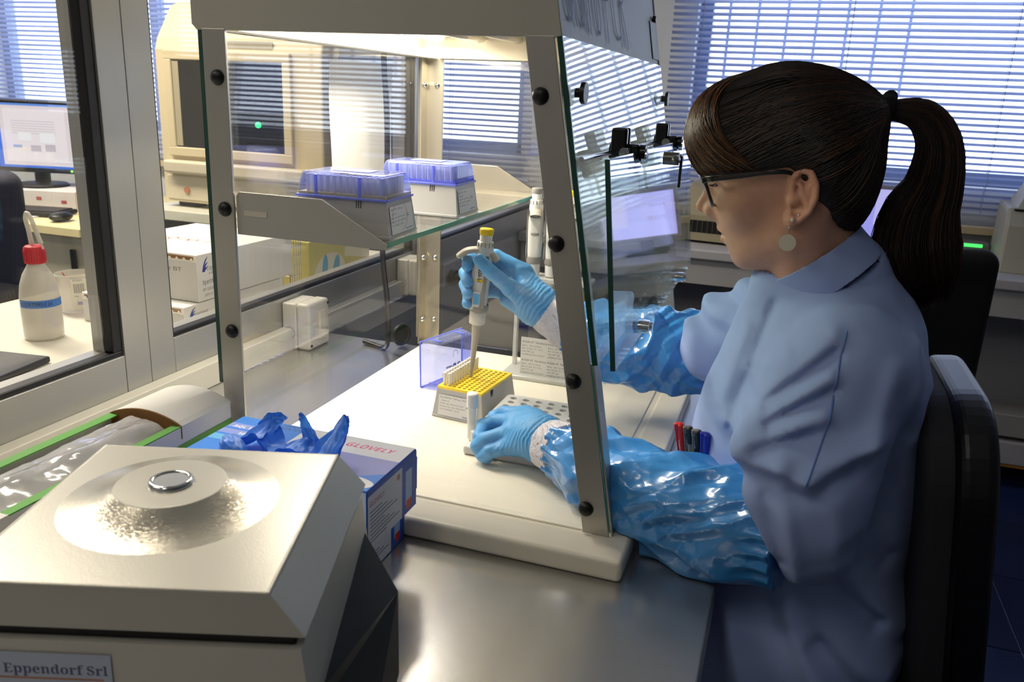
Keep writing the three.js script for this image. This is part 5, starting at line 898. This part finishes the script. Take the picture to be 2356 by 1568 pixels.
  const at = (u, a, b, w) => { const k = u * (Wd.length - 1), k0 = Math.floor(Math.min(k, Wd.length - 1.001)), W = (Wd[k0] + (Wd[k0 + 1] - Wd[k0]) * (k - k0)) * w, p = cv.getPoint(u), t = cv.getTangent(u), s = V(-t.y, t.x, 0).normalize(); return V(p.x + s.x * a * W, p.y + s.y * a * W, p.z + b * W * 0.62); };
  const cp = [], ci = [], nu = 40, nf = 20; for (let i = 0; i <= nu; i++) for (let k = 0; k < nf; k++) { const f = k / nf * Math.PI * 2, q = at(i / nu * 0.97, Math.cos(f), Math.sin(f), 0.78 + 0.1 * N3(Math.cos(f) * 3, Math.sin(f) * 3, i * 0.07)); cp.push(q.x, q.y, q.z); }
  for (let i = 0; i < nu; i++) for (let k = 0; k < nf; k++) { const a = i * nf + k, b = i * nf + (k + 1) % nf; ci.push(a, a + nf, b, b, a + nf, b + nf); }
  const pg = new THREE.BufferGeometry(); pg.setAttribute('position', new THREE.Float32BufferAttribute(cp, 3)); pg.setIndex(ci); pg.computeVertexNormals();
  const pony = part('ponytail', pg, M.hairBase, person); const pd = [], pl = [];
  for (let k = 0; k < 900; k++) { const f = rnd() * 6.283, R = 0.75 + 0.27 * Math.sqrt(rnd()), e = 0.9 + rnd() * 0.13, fz = rr(-0.25, 0.25), wild = rnd() < 0.05 ? rr(1.02, 1.12) : 1; const pts = []; for (let i = 0; i <= 20; i++) { const u = i / 20 * e, ff = f + fz * u; pts.push(at(Math.min(1, u), Math.cos(ff) * R * (1 + (wild - 1) * u), Math.sin(ff) * R, 1).add(V(0, u > 1 ? -(u - 1) * 0.12 : 0, 0))); } (rnd() < 0.7 ? pd : pl).push(strandGeo(pts, rr(0.0005, 0.001))); }
  pack(pd, 'dark_strands', M.hair, pony); pack(pl, 'brown_strands', M.hairLight, pony);
  part('hair_tie', (() => { const g = new THREE.TorusGeometry(0.0150, 0.0078, 14, 48), p = g.attributes.position; for (let i = 0; i < p.count; i++) { const x = p.getX(i), y = p.getY(i), z = p.getZ(i), n = 1 + 0.06 * Math.sin(Math.atan2(y, x) * 11); p.setXYZ(i, x * n, y * n, z); } g.computeVertexNormals(); return g.rotateY(Math.PI / 2).rotateZ(-0.15); })(), std('#0d0d12', 0.8), person, [0.0905, 1.2915, -1.042]);
}
// ---------------------------------------------------------------- glasses and earring (head axes)
{
  const hx = new THREE.Group(); hx.name = 'glasses'; person.add(hx);
  const flatBar = (pts, hs, w) => { const c = new THREE.CatmullRomCurve3(pts.map(p => V(...p))), n = 30, pos = [], idx = []; for (let i = 0; i <= n; i++) { const u = i / n, p = c.getPoint(u), t = c.getTangent(u), k = u * (hs.length - 1), k0 = Math.floor(Math.min(k, hs.length - 1.001)), h = hs[k0] + (hs[k0 + 1] - hs[k0]) * (k - k0), a = V(0, 0, 1), b = new THREE.Vector3().crossVectors(a, t).normalize(); for (let q = 0; q < 8; q++) { const f = q / 8 * Math.PI * 2 + 0.39, x = Math.sign(Math.cos(f)) * Math.abs(Math.cos(f)) ** 0.5 * w, y = Math.sign(Math.sin(f)) * Math.abs(Math.sin(f)) ** 0.5 * h; pos.push(p.x + b.x * y + a.x * x, p.y + b.y * y + a.y * x, p.z + b.z * y + a.z * x); } } for (let i = 0; i < n; i++) for (let q = 0; q < 8; q++) { const A = i * 8 + q, B = i * 8 + (q + 1) % 8; idx.push(A, B, A + 8, B, B + 8, A + 8); } const g = new THREE.BufferGeometry(); g.setAttribute('position', new THREE.Float32BufferAttribute(pos, 3)); g.setIndex(idx); g.computeVertexNormals(); return g; };
  const rimPts = s => { const o = []; for (let k = 0; k < 36; k++) { const f = k / 36 * Math.PI * 2, c = Math.cos(f), q = Math.sin(f); o.push(V(0.0905 - 0.006 * Math.abs(c) * (c * s > 0 ? 1.4 : 0.2) + 0.006 * q , 0.0195 + 0.0185 * Math.sign(q) * Math.abs(q) ** 0.75, s * 0.0345 + 0.0275 * Math.sign(c) * Math.abs(c) ** 0.7)); } return o; };
  for (const s of [1, -1]) {
    const c = new THREE.CatmullRomCurve3(rimPts(s), true); part('rim', new THREE.TubeGeometry(c, 72, 0.0021, 8, true), M.tortoise, hx);
    const sh = rimPts(s), pos = []; for (let k = 0; k < 36; k++) { const a = sh[k], b = sh[(k + 1) % 36]; pos.push(0.0895, 0.0195, s * 0.0345, a.x, a.y, a.z, b.x, b.y, b.z); } const lg = new THREE.BufferGeometry(); lg.setAttribute('position', new THREE.Float32BufferAttribute(pos, 3)); lg.computeVertexNormals(); part('lens', lg, phy({ color: '#ffffff', roughness: 0, transmission: 1, thickness: 0, ior: 1.5, side: THREE.DoubleSide }), hx);
    part('temple_arm', flatBar([[0.0845, 0.033, s * 0.0630], [0.076, 0.034, s * 0.0705], [0.040, 0.034, s * 0.0755], [0.008, 0.0340, s * 0.0775], [-0.010, 0.0315, s * 0.0735], [-0.026, 0.020, s * 0.0600]], [0.0042, 0.0038, 0.0033, 0.0028, 0.0024, 0.0022], 0.0013), M.tortoise, hx);
    part('hinge_block', rbox(0.008, 0.008, 0.006, 0.002, 0.0840, 0.0330, s * 0.0635), M.tortoise, hx);
  }
  part('bridge', tube([[0.0915, 0.026, 0.0075], [0.0950, 0.029, 0], [0.0915, 0.026, -0.0075]], 0.002, 12, 8), M.tortoise, hx);
  const ey = new THREE.Group(); ey.name = 'eyes'; person.add(ey);
  for (const s of [1, -1]) { const c = [0.068, 0.026, s * 0.033], at = (a, b, r) => [c[0] + r * Math.cos(a) * Math.cos(b), c[1] + r * Math.sin(b), c[2] + s * r * Math.sin(a) * Math.cos(b)], up = [], lo = []; for (let k = 0; k <= 8; k++) { const a = -0.75 + k / 8 * 1.75; up.push(at(a, -0.10 + 0.12 * Math.sin(k / 8 * Math.PI), 0.0124)); lo.push(at(a, -0.16 - 0.10 * Math.sin(k / 8 * Math.PI), 0.0123)); }
    part('lash_line', tube(up, 0.0009, 24, 6), M.black, ey); part('lower_lid', tube(lo, 0.0008, 24, 6), std('#8a5a48', 0.6), ey);
    for (let k = 2; k < 9; k++) { const p = up[k]; part('eyelash', tube([p, [p[0] + 0.004, p[1] - 0.001, p[2] + s * 0.0012], [p[0] + 0.0068, p[1] - 0.0004, p[2] + s * 0.0022]], 0.00032, 6, 5), M.black, ey); } }
  const er = new THREE.Group(); er.name = 'earring'; person.add(er);
  part('hook', tube([[-0.010, -0.024, 0.076], [-0.008, -0.028, 0.0795], [-0.007, -0.034, 0.0795]], 0.0006, 10, 6), M.chrome, er);
  part('pearl_disc', new THREE.CylinderGeometry(0.0092, 0.0092, 0.0024, 28).rotateX(Math.PI / 2).translate(-0.0055, -0.0440, 0.0800), M.pearl, er);
  part('stud', new THREE.SphereGeometry(0.0026, 12, 8).translate(-0.012, -0.0195, 0.0785), M.pearl, er);
  part('small_stud', new THREE.SphereGeometry(0.0016, 10, 8).translate(-0.019, -0.015, 0.0785), M.chrome, er);
  for (const q of [hx, er, ey]) for (const m of q.children) headGeo(m.geometry);
}
// ---------------------------------------------------------------- tunic
const folds = [ // x0 y0 x1 y1 amplitude width, on her left side: pull lines from the armpit to the shoulder, then the sleeve
  [0.062, 1.070, -0.004, 0.992, 0.0050, 0.0090], [0.066, 1.054, 0.006, 0.986, -0.0045, 0.0060], [0.064, 1.034, -0.012, 0.966, 0.0065, 0.0085], [0.066, 1.018, 0.012, 0.972, -0.0050, 0.0060], [0.062, 0.996, -0.016, 0.950, 0.0075, 0.0090], [0.052, 0.976, 0.002, 0.945, -0.0050, 0.0070], [0.020, 1.040, -0.016, 1.000, 0.0040, 0.0070],
  [0.054, 0.938, 0.114, 0.978, 0.011, 0.013], [0.028, 0.945, 0.056, 0.938, 0.010, 0.013], [-0.034, 0.935, 0.028, 0.946, 0.009, 0.012], [0.04, 0.914, 0.10, 0.948, -0.007, 0.014], [-0.01, 0.915, 0.035, 0.921, -0.005, 0.012], [0.114, 0.978, 0.124, 1.045, 0.006, 0.012],
  [0.035, 0.92, 0.062, 0.815, 0.006, 0.009], [0.018, 0.905, 0.045, 0.835, -0.004, 0.007], [0.085, 0.925, 0.100, 0.84, 0.0035, 0.012], [0.12, 0.93, 0.145, 0.86, -0.0035, 0.012], [0.15, 1.06, 0.172, 0.95, 0.004, 0.012], [0.135, 1.02, 0.155, 0.90, -0.003, 0.012],
  [0.11, 0.86, 0.16, 0.80, -0.005, 0.012], [0.13, 0.78, 0.20, 0.70, 0.006, 0.014], [0.09, 0.78, 0.16, 0.72, -0.006, 0.012], [0.08, 0.74, 0.18, 0.66, 0.006, 0.016], [0.04, 0.76, 0.12, 0.64, 0.007, 0.012], [0.10, 0.70, 0.19, 0.60, -0.006, 0.012], [0.0, 0.70, 0.06, 0.55, 0.006, 0.012],
];
const chest = [ // creases on the chest front
  [0.000, 1.070, -0.014, 1.002, -0.0032, 0.0062], [-0.014, 1.002, -0.030, 0.930, -0.0032, 0.0062], [-0.028, 1.04, -0.045, 0.95, 0.004, 0.009], [-0.045, 1.03, -0.06, 0.95, -0.003, 0.007],
];
const seg2 = (x, y, f) => { const dx = f[2] - f[0], dy = f[3] - f[1]; let h = ((x - f[0]) * dx + (y - f[1]) * dy) / (dx * dx + dy * dy); const e = h < 0 ? -h : h > 1 ? h - 1 : 0; h = h < 0 ? 0 : h > 1 ? 1 : h; return Math.hypot(x - f[0] - h * dx, y - f[1] - h * dy) ; };
{
  const hemN = [-0.853, -0.521, 0], hemP = [0.012, 0.868], hf = V(-0.93, 0.25, -0.27).normalize();
  const f = (x, y, z) => {
    let d = ell(x, y, z, [0.068, 0.965, -1.05], [0.122, 0.125, 0.155]);
    d = smin(d, cone(x, y, z, [0.085, 1.025, -0.935], [0.035, 1.025, -1.17], 0.060, 0.058), 0.06);
    d = smin(d, cone(x, y, z, [0.050, 1.085, -1.035], [0.075, 1.04, -1.04], 0.050, 0.075), 0.04);
    d = smin(d, cone(x, y, z, [0.082, 1.108, -1.035], [0.088, 1.04, -1.04], 0.044, 0.072), 0.035);
    d = smin(d, cone(x, y, z, [0.010, 1.082, -1.035], [0.015, 1.01, -1.04], 0.043, 0.060), 0.03);
    d = smin(d, ell(x, y, z, [0.088, 0.83, -1.045], [0.118, 0.17, 0.150]), 0.07);
    d = smin(d, ell(x, y, z, [0.085, 0.64, -1.045], [0.135, 0.14, 0.185]), 0.07);
    d = smin(d, cone(x, y, z, [0.03, 0.61, -0.955], [-0.16, 0.595, -0.935], 0.105, 0.085), 0.05);
    d = smin(d, cone(x, y, z, [0.03, 0.61, -1.145], [-0.16, 0.595, -1.165], 0.105, 0.085), 0.05);
    d = smin(d, smax(ell(x, y, z, [0.005, 0.865, -1.04], [0.085, 0.125, 0.115]), x < -0.015 ? 0.7635 - y : -1, 0.004), 0.05);
    let s = cone(x, y, z, SN, [0.048, 0.878, -0.872], 0.068, 0.074); s = smin(s, cone(x, y, z, [0.058, 0.90, -0.872], [0.072, 0.835, -0.866], 0.062, 0.040), 0.05);
    s = smax(s, hemN[0] * (x - hemP[0]) + hemN[1] * (y - hemP[1]), 0.006); d = smin(d, s, 0.028);
    let q = cone(x, y, z, SF, [-0.075, 0.940, -1.255], 0.064, 0.070); q = smax(q, hf.x * (x + 0.118) + hf.y * (y - 0.925) + hf.z * (z + 1.27), 0.006); d = smin(d, q, 0.028);
    if (y > 1.02) { const qu = (x - 0.037) * 0.749 + (y - 1.122) * 0.663, qh = (x - 0.037) * -0.663 + (y - 1.122) * 0.749, qr = Math.hypot(qu, (z + 1.032) * 0.97), an = Math.atan2(z + 1.032, -qu);
      d = smax(d, Math.min(0.0550 - 0.06 * qh - qr, qh + 0.040), 0.004);
}
    if (d < 0.03 && d > -0.03) {
      const side = Math.max(0, Math.min(1, (z + 1.06) / 0.08)); let w = 0;
      if (side > 0) { for (const k of folds) { const t = seg2(x, y, k) / k[5]; if (t < 3) w += 1.25 * k[4] * Math.exp(-t * t); } for (const k of chest) { const t = seg2(x, y, k) / k[5]; if (t < 3) w += 1.3 * k[4] * Math.exp(-t * t); } w *= side; }
      if (z < -1.14) { const a = (x + 0.06) * 0.6 + (y - 0.97) * 0.8; w += 0.006 * Math.sin(a * 95 + N3(x * 14, y * 14, 3) * 3) * Math.max(0, Math.min(1, (-1.14 - z) / 0.05)) * Math.max(0, Math.min(1, (0.06 - x) / 0.08)); }
      const back = Math.max(0, Math.min(1, (x - 0.10) / 0.06)); w += 0.004 * N3(x * 9, y * 6, z * 9) + 0.0022 * N3(x * 26, y * 18, z * 26) * (1 - 0.4 * back);
      d -= w;
    }
    return d;
  };
  const g = nets(f, [-0.27, 0.46, -1.36], [0.26, 1.19, -0.77], 0.0054);
  const tunic = part('tunic', g, M.tunic, person); tunic.userData.label = 'light blue short sleeved work tunic';
  // stand collar, open at the front
  const cf = (x, y, z) => { const qu = (x - 0.037) * 0.749 + (y - 1.122) * 0.663, qh = (x - 0.037) * -0.663 + (y - 1.122) * 0.749, qr = Math.hypot(qu, (z + 1.032) * 0.97), an = Math.atan2(z + 1.032, -qu), fl = 0;
    return Math.max(Math.abs(qr - (0.0605 - 0.10 * qh + fl) - 0.0012 * N3(x * 40, y * 40, z * 40)) - 0.0016, qh - 0.004 - 0.003 * Math.cos(an), -0.038 - qh, an > 0.0 && an < 0.3 ? (0.15 - Math.abs(an - 0.15)) * 0.06 * Math.max(0, 1 + (qh + 0.03) * 20) : -1); };
  part('collar', nets(cf, [-0.06, 1.02, -1.115], [0.13, 1.19, -0.95], 0.0017), M.tunic, tunic);
  // piping of the armhole seam and sleeve hem
  const onS = (x, y) => { let a = -0.70, b = -1.0; for (let i = 0; i < 30; i++) { const m = (a + b) / 2; if (f(x, y, m) > 0) a = m; else b = m; } return [x, y, a]; };
  part('armhole_seam', tube(new THREE.CatmullRomCurve3([[0.074, 1.075], [0.070, 1.045], [0.068, 1.0], [0.062, 0.965], [0.052, 0.938]].map(p => V(p[0], p[1], 0))).getPoints(44).map(p => { const q = onS(p.x, p.y); q[2] += 0.0004; return q; }), 0.0011, 160, 6), std('#6c89c4', 0.9), tunic);
}
// chest pocket with pens
{
  part('pocket', rbox(0.055, 0.075, 0.003, 0.0014), M.tunic, person, [-0.062, 0.838, -0.972], [0.15, -0.75, 0.0]);
  const penAt = (x, y, z, c1, c2, label, tilt, clip) => { const t = thing('pen', label, 'pen', [x, y, z]); t.rotation.set(tilt * 0.4, 0, tilt);
    part('barrel', cyl(0.0042, 0.0040, 0.085, 0, -0.0125, 0, 14), c2, t); part('cap', lathe([[0.0046, 0.018], [0.0048, 0.036], [0.0040, 0.0395], [0, 0.040]], 18), c1, t); part('clip', merge([rbox(0.003, 0.052, 0.0022, 0.001, -0.0062, 0.012, 0.001), rbox(0.010, 0.010, 0.0065, 0.002, -0.003, 0.036, 0)]), clip || c1, t); };
  penAt(-0.0835, 0.866, -0.9800, std('#d8261f', 0.35), std('#c02018', 0.35), 'red pen in the tunic pocket', 0.20);
  penAt(-0.0730, 0.866, -0.9720, std('#1a1a1c', 0.35), std('#8a8578', 0.35), 'black pen with grey barrel in the tunic pocket', 0.16, std('#6d685c', 0.35));
  penAt(-0.0630, 0.866, -0.9640, std('#111113', 0.35), std('#0c0c0e', 0.35), 'all black pen in the tunic pocket', 0.12, std('#77736a', 0.35));
  penAt(-0.0535, 0.867, -0.9560, std('#2531a8', 0.35), std('#2a37b8', 0.35), 'dark blue pen in the tunic pocket', 0.08);
}
// ---------------------------------------------------------------- plastic oversleeves, cuffs and gloves
function ridged(x, y, z, s) { return 1 - Math.abs(N3(x * s, y * s, z * s)) * 2; }
function worley(x, y, z) { let f1 = 9; const X = Math.floor(x), Y = Math.floor(y), Z = Math.floor(z); for (let i = -1; i < 2; i++) for (let j = -1; j < 2; j++) for (let k = -1; k < 2; k++) { let h = ((X + i) * 374761393 + (Y + j) * 668265263 + (Z + k) * 2147483647) | 0; h = Math.imul(h ^ (h >>> 13), 1274126177); const a = (h & 1023) / 1023, b = ((h >>> 10) & 1023) / 1023, c = ((h >>> 20) & 1023) / 1023; const d = (X + i + a - x) ** 2 + (Y + j + b - y) ** 2 + (Z + k + c - z) ** 2; if (d < f1) f1 = d; } return Math.sqrt(f1); }
function oversleeve(A, B, prof, label, sd, sag) { // A elbow end, B wrist end
  const a = V(...A), b = V(...B), L = a.distanceTo(b), d = b.clone().sub(a).normalize(), s1 = new THREE.Vector3().crossVectors(d, V(0, 1, 0)).normalize(), s2 = new THREE.Vector3().crossVectors(s1, d);
  const f = (x, y, z) => { const px = x - a.x, py = y - a.y, pz = z - a.z, t = px * d.x + py * d.y + pz * d.z, tt = Math.max(0, Math.min(1, t / L)); let r = 0; const k = tt * (prof.length - 1), k0 = Math.floor(Math.min(k, prof.length - 1.001)); let fr = k - k0; fr = fr * fr * (3 - 2 * fr); r = prof[k0] + (prof[k0 + 1] - prof[k0]) * fr;
    const u = px * s1.x + py * s1.y + pz * s1.z, v = px * s2.x + py * s2.y + pz * s2.z + sag * Math.sin(tt * Math.PI), rad = Math.hypot(u, v * (v < 0 ? 0.92 : 1)), an = Math.atan2(v, u);
    const e = Math.min(1, tt * 6) * Math.min(1, (1 - tt) * 5 + 0.25); let w = 0; if (Math.abs(rad - r) < 0.04) { const ca = Math.cos(an), sa = Math.sin(an), q1 = tt * 4.6 + 0.9 * Math.sin(an + sd) + 1.1 * N3(tt * 1.6 + sd, ca * 0.7, sa * 0.7), tri = Math.abs(q1 - Math.floor(q1) - 0.5) * 2, q2 = tt * 6.5 - 2.4 * Math.sin(an + sd * 2) + 1.3 * N3(tt * 2, ca * 0.9 + sd, sa * 0.9), tr2 = Math.abs(q2 - Math.floor(q2) - 0.5) * 2; const m1 = Math.max(0, 0.55 + N3(tt * 4 + 9, ca + sd, sa) * 1.4), m2 = Math.max(0, 0.4 + N3(tt * 6 + 3, ca * 1.4, sa * 1.4 + sd) * 1.6); w = e * (0.012 * m1 * (tri - 0.5) + 0.005 * m2 * (tr2 - 0.5) + 0.017 * (worley(tt * 4.2 + 0.9 * ca + sd, ca * 1.25 + sd, sa * 1.25 + 0.4 * tt) - 0.55) + 0.006 * (worley(tt * 8 - 1.1 * sa + sd * 3, ca * 2.3, sa * 2.3 + sd) - 0.5)) + 0.0016 * (ridged(tt * 8 + sd, ca * 2.0, sa * 2.0, 1) - 0.7) + (tt < 0.1 ? 0.0028 * Math.sin(an * 18) * (1 - tt * 10) : 0) + (tt > 0.9 ? 0.002 * Math.sin(an * 14) * (tt - 0.9) * 10 : 0); }
    return Math.max((rad - r - w) * 0.8, -t - 0.012, t - L - 0.004, x < -0.117 ? 0.7898 - y : 0.762 - y); };
  const m = 0.10, lo = [0, 1, 2].map(i => Math.min(A[i], B[i]) - m), hi = [0, 1, 2].map(i => Math.max(A[i], B[i]) + m);
  const o = part('oversleeve', nets(f, lo, hi, 0.0038), M.sleeve, person); o.userData.label = label; return o;
}
oversleeve([0.040, 0.842, -0.866], [-0.250, 0.838, -0.984], [0.058, 0.066, 0.066, 0.062, 0.054, 0.036], 'glossy blue plastic oversleeve on the left arm', 1.7, 0.020);
oversleeve([-0.095, 0.915, -1.280], [-0.312, 0.940, -1.230], [0.064, 0.066, 0.064, 0.062, 0.054, 0.040], 'glossy blue plastic oversleeve on the right arm', 5.3, 0.012);
function cuff(A, B, r0, r1, label) { const f = (x, y, z) => { const d = cone(x, y, z, A, B, r0, r1) - 0.0009 * Math.sin((x + y + z) * 900) - 0.0015 * N3(x * 60, y * 60, z * 60); const dx = B[0] - A[0], dy = B[1] - A[1], dz = B[2] - A[2], L = Math.hypot(dx, dy, dz), t = ((x - A[0]) * dx + (y - A[1]) * dy + (z - A[2]) * dz) / L; return Math.max(d, -t, t - L); };
  const lo = [0, 1, 2].map(i => Math.min(A[i], B[i]) - 0.05), hi = [0, 1, 2].map(i => Math.max(A[i], B[i]) + 0.05); const o = part('knit_cuff', nets(f, lo, hi, 0.003), M.cuff, person); o.userData.label = label; }
cuff([-0.240, 0.838, -0.980], [-0.268, 0.838, -0.997], 0.0375, 0.0345, 'white knit cuff at the left wrist');
cuff([-0.300, 0.936, -1.232], [-0.348, 0.964, -1.222], 0.0400, 0.0335, 'white knit cuff at the right wrist');
function glove(chains, palm, extra, label, lo, hi, wr) {
  const f = (x, y, z) => { let d = 1; for (const p of palm) d = smin(d, cone(x, y, z, p[0], p[1], p[2], p[3]), 0.016); let fing = 1; for (const c of chains) { let e = 1; for (let i = 0; i < c.length - 1; i++) e = smin(e, cone(x, y, z, c[i], c[i + 1], c[i][3], c[i + 1][3]), 0.004); fing = smin(fing, e, 0.0022); } d = smin(d, fing, 0.007);
    if (d < 0.01 && d > -0.01) { const t = (x - wr[0]) * wr[3] + (y - wr[1]) * wr[4] + (z - wr[2]) * wr[5]; d -= 0.0009 * Math.sin(t * 900 + N3(x * 40, y * 40, z * 40) * 5) * Math.max(0, 1 - Math.abs(t) / 0.06) + 0.0008 * N3(x * 90, y * 90, z * 90); }
    return d; };
  const o = part('glove', nets(f, lo, hi, 0.0026), M.glove, person); o.userData.label = label; return o;
}
{ // right hand closed round the pipette
  const W = [-0.356, 0.970, -1.221];
  glove([
    [[-0.388, 1.020, -1.238, 0.0125], [-0.438, 1.040, -1.237, 0.0105], [-0.477, 1.037, -1.214, 0.0098], [-0.466, 1.030, -1.183, 0.0092]],
    [[-0.384, 1.002, -1.244, 0.0125], [-0.444, 1.020, -1.241, 0.0105], [-0.480, 1.012, -1.210, 0.0102], [-0.464, 1.005, -1.180, 0.0094]],
    [[-0.380, 0.984, -1.242, 0.0120], [-0.443, 1.000, -1.239, 0.0102], [-0.479, 0.993, -1.210, 0.0100], [-0.463, 0.986, -1.180, 0.0092]],
    [[-0.377, 0.966, -1.236, 0.0110], [-0.437, 0.981, -1.235, 0.0092], [-0.474, 0.974, -1.212, 0.0090], [-0.465, 0.968, -1.184, 0.0084]],
    [[-0.362, 0.976, -1.205, 0.0150], [-0.396, 1.003, -1.186, 0.0125], [-0.424, 1.027, -1.1745, 0.0110], [-0.4435, 1.0435, -1.1755, 0.0098]],
  ], [[W, [-0.388, 1.018, -1.236], 0.027, 0.0135], [W, [-0.384, 1.0, -1.241], 0.027, 0.0135], [W, [-0.380, 0.984, -1.240], 0.027, 0.0130], [W, [-0.380, 0.962, -1.234], 0.027, 0.0125], [W, [-0.394, 1.000, -1.190], 0.026, 0.0125], [[-0.372, 0.962, -1.222], [-0.412, 0.972, -1.226], 0.018, 0.012]], 0,
    'light blue nitrile glove on the right hand around the pipette', [-0.51, 0.90, -1.28], [-0.30, 1.08, -1.13], [-0.352, 0.967, -1.221, -0.83, 0.55, 0.03]);
}
{ // left hand over the near edge of the tube rack
  const W = [-0.278, 0.840, -1.003];
  glove([
    [[-0.318, 0.850, -1.056, 0.0120], [-0.356, 0.842, -1.066, 0.0100], [-0.371, 0.833, -1.066, 0.0092], [-0.3685, 0.8305, -1.050, 0.0085]],
    [[-0.326, 0.847, -1.038, 0.0125], [-0.362, 0.836, -1.043, 0.0104], [-0.376, 0.8305, -1.036, 0.0095], [-0.3735, 0.823, -1.0095, 0.0085]],
    [[-0.326, 0.836, -1.020, 0.0125], [-0.362, 0.823, -1.0025, 0.0102], [-0.372, 0.8125, -1.0010, 0.0094], [-0.366, 0.801, -1.0015, 0.0088]],
    [[-0.318, 0.822, -1.004, 0.0120], [-0.350, 0.811, -0.994, 0.0098], [-0.360, 0.802, -0.995, 0.0090], [-0.355, 0.7985, -0.9985, 0.0085]],
    [[-0.286, 0.846, -1.020, 0.0150], [-0.300, 0.848, -1.050, 0.0125], [-0.318, 0.842, -1.078, 0.0108], [-0.334, 0.8325, -1.094, 0.0095]],
  ], [[W, [-0.318, 0.848, -1.054], 0.026, 0.0145], [W, [-0.326, 0.844, -1.036], 0.027, 0.0150], [W, [-0.325, 0.834, -1.019], 0.027, 0.0148], [W, [-0.318, 0.822, -1.005], 0.026, 0.0145], [W, [-0.300, 0.846, -1.045], 0.024, 0.014]], 0,
    'light blue nitrile glove on the left hand over the rack', [-0.41, 0.77, -1.12], [-0.23, 0.90, -0.94], [-0.276, 0.838, -1.0, -0.8, 0.05, -0.6]);
}
{ // trousers and shoes under the bench
  const f = (x, y, z) => { let d = 1; for (const s of [1, -1]) { const zz = -1.05 + s * 0.095; d = Math.min(d, smin(cone(x, y, z, [0.05, 0.585, zz], [-0.30, 0.57, zz + s * 0.02], 0.082, 0.064), cone(x, y, z, [-0.30, 0.57, zz + s * 0.02], [-0.26, 0.10, zz + s * 0.02], 0.064, 0.055), 0.03)); } return smax(d, 0.085 - y, 0.004) - 0.003 * N3(x * 20, y * 14, z * 20); };
  part('trousers', nets(f, [-0.40, 0.05, -1.30], [0.16, 0.69, -0.80], 0.011), M.trousers, person);
  for (const s of [1, -1]) { const zz = -1.05 + s * 0.12; const g = nets((x, y, z) => smax(smin(cone(x, y, z, [-0.24, 0.05, zz], [-0.40, 0.035, zz], 0.045, 0.034), cone(x, y, z, [-0.26, 0.11, zz], [-0.25, 0.05, zz], 0.042, 0.045), 0.02), 0.001 - y, 0.002), [-0.47, -0.01, zz - 0.07], [-0.18, 0.18, zz + 0.07], 0.007); part('shoe', g, std('#d8d8da', 0.6), person); }
}
renderer.render(scene, camera);
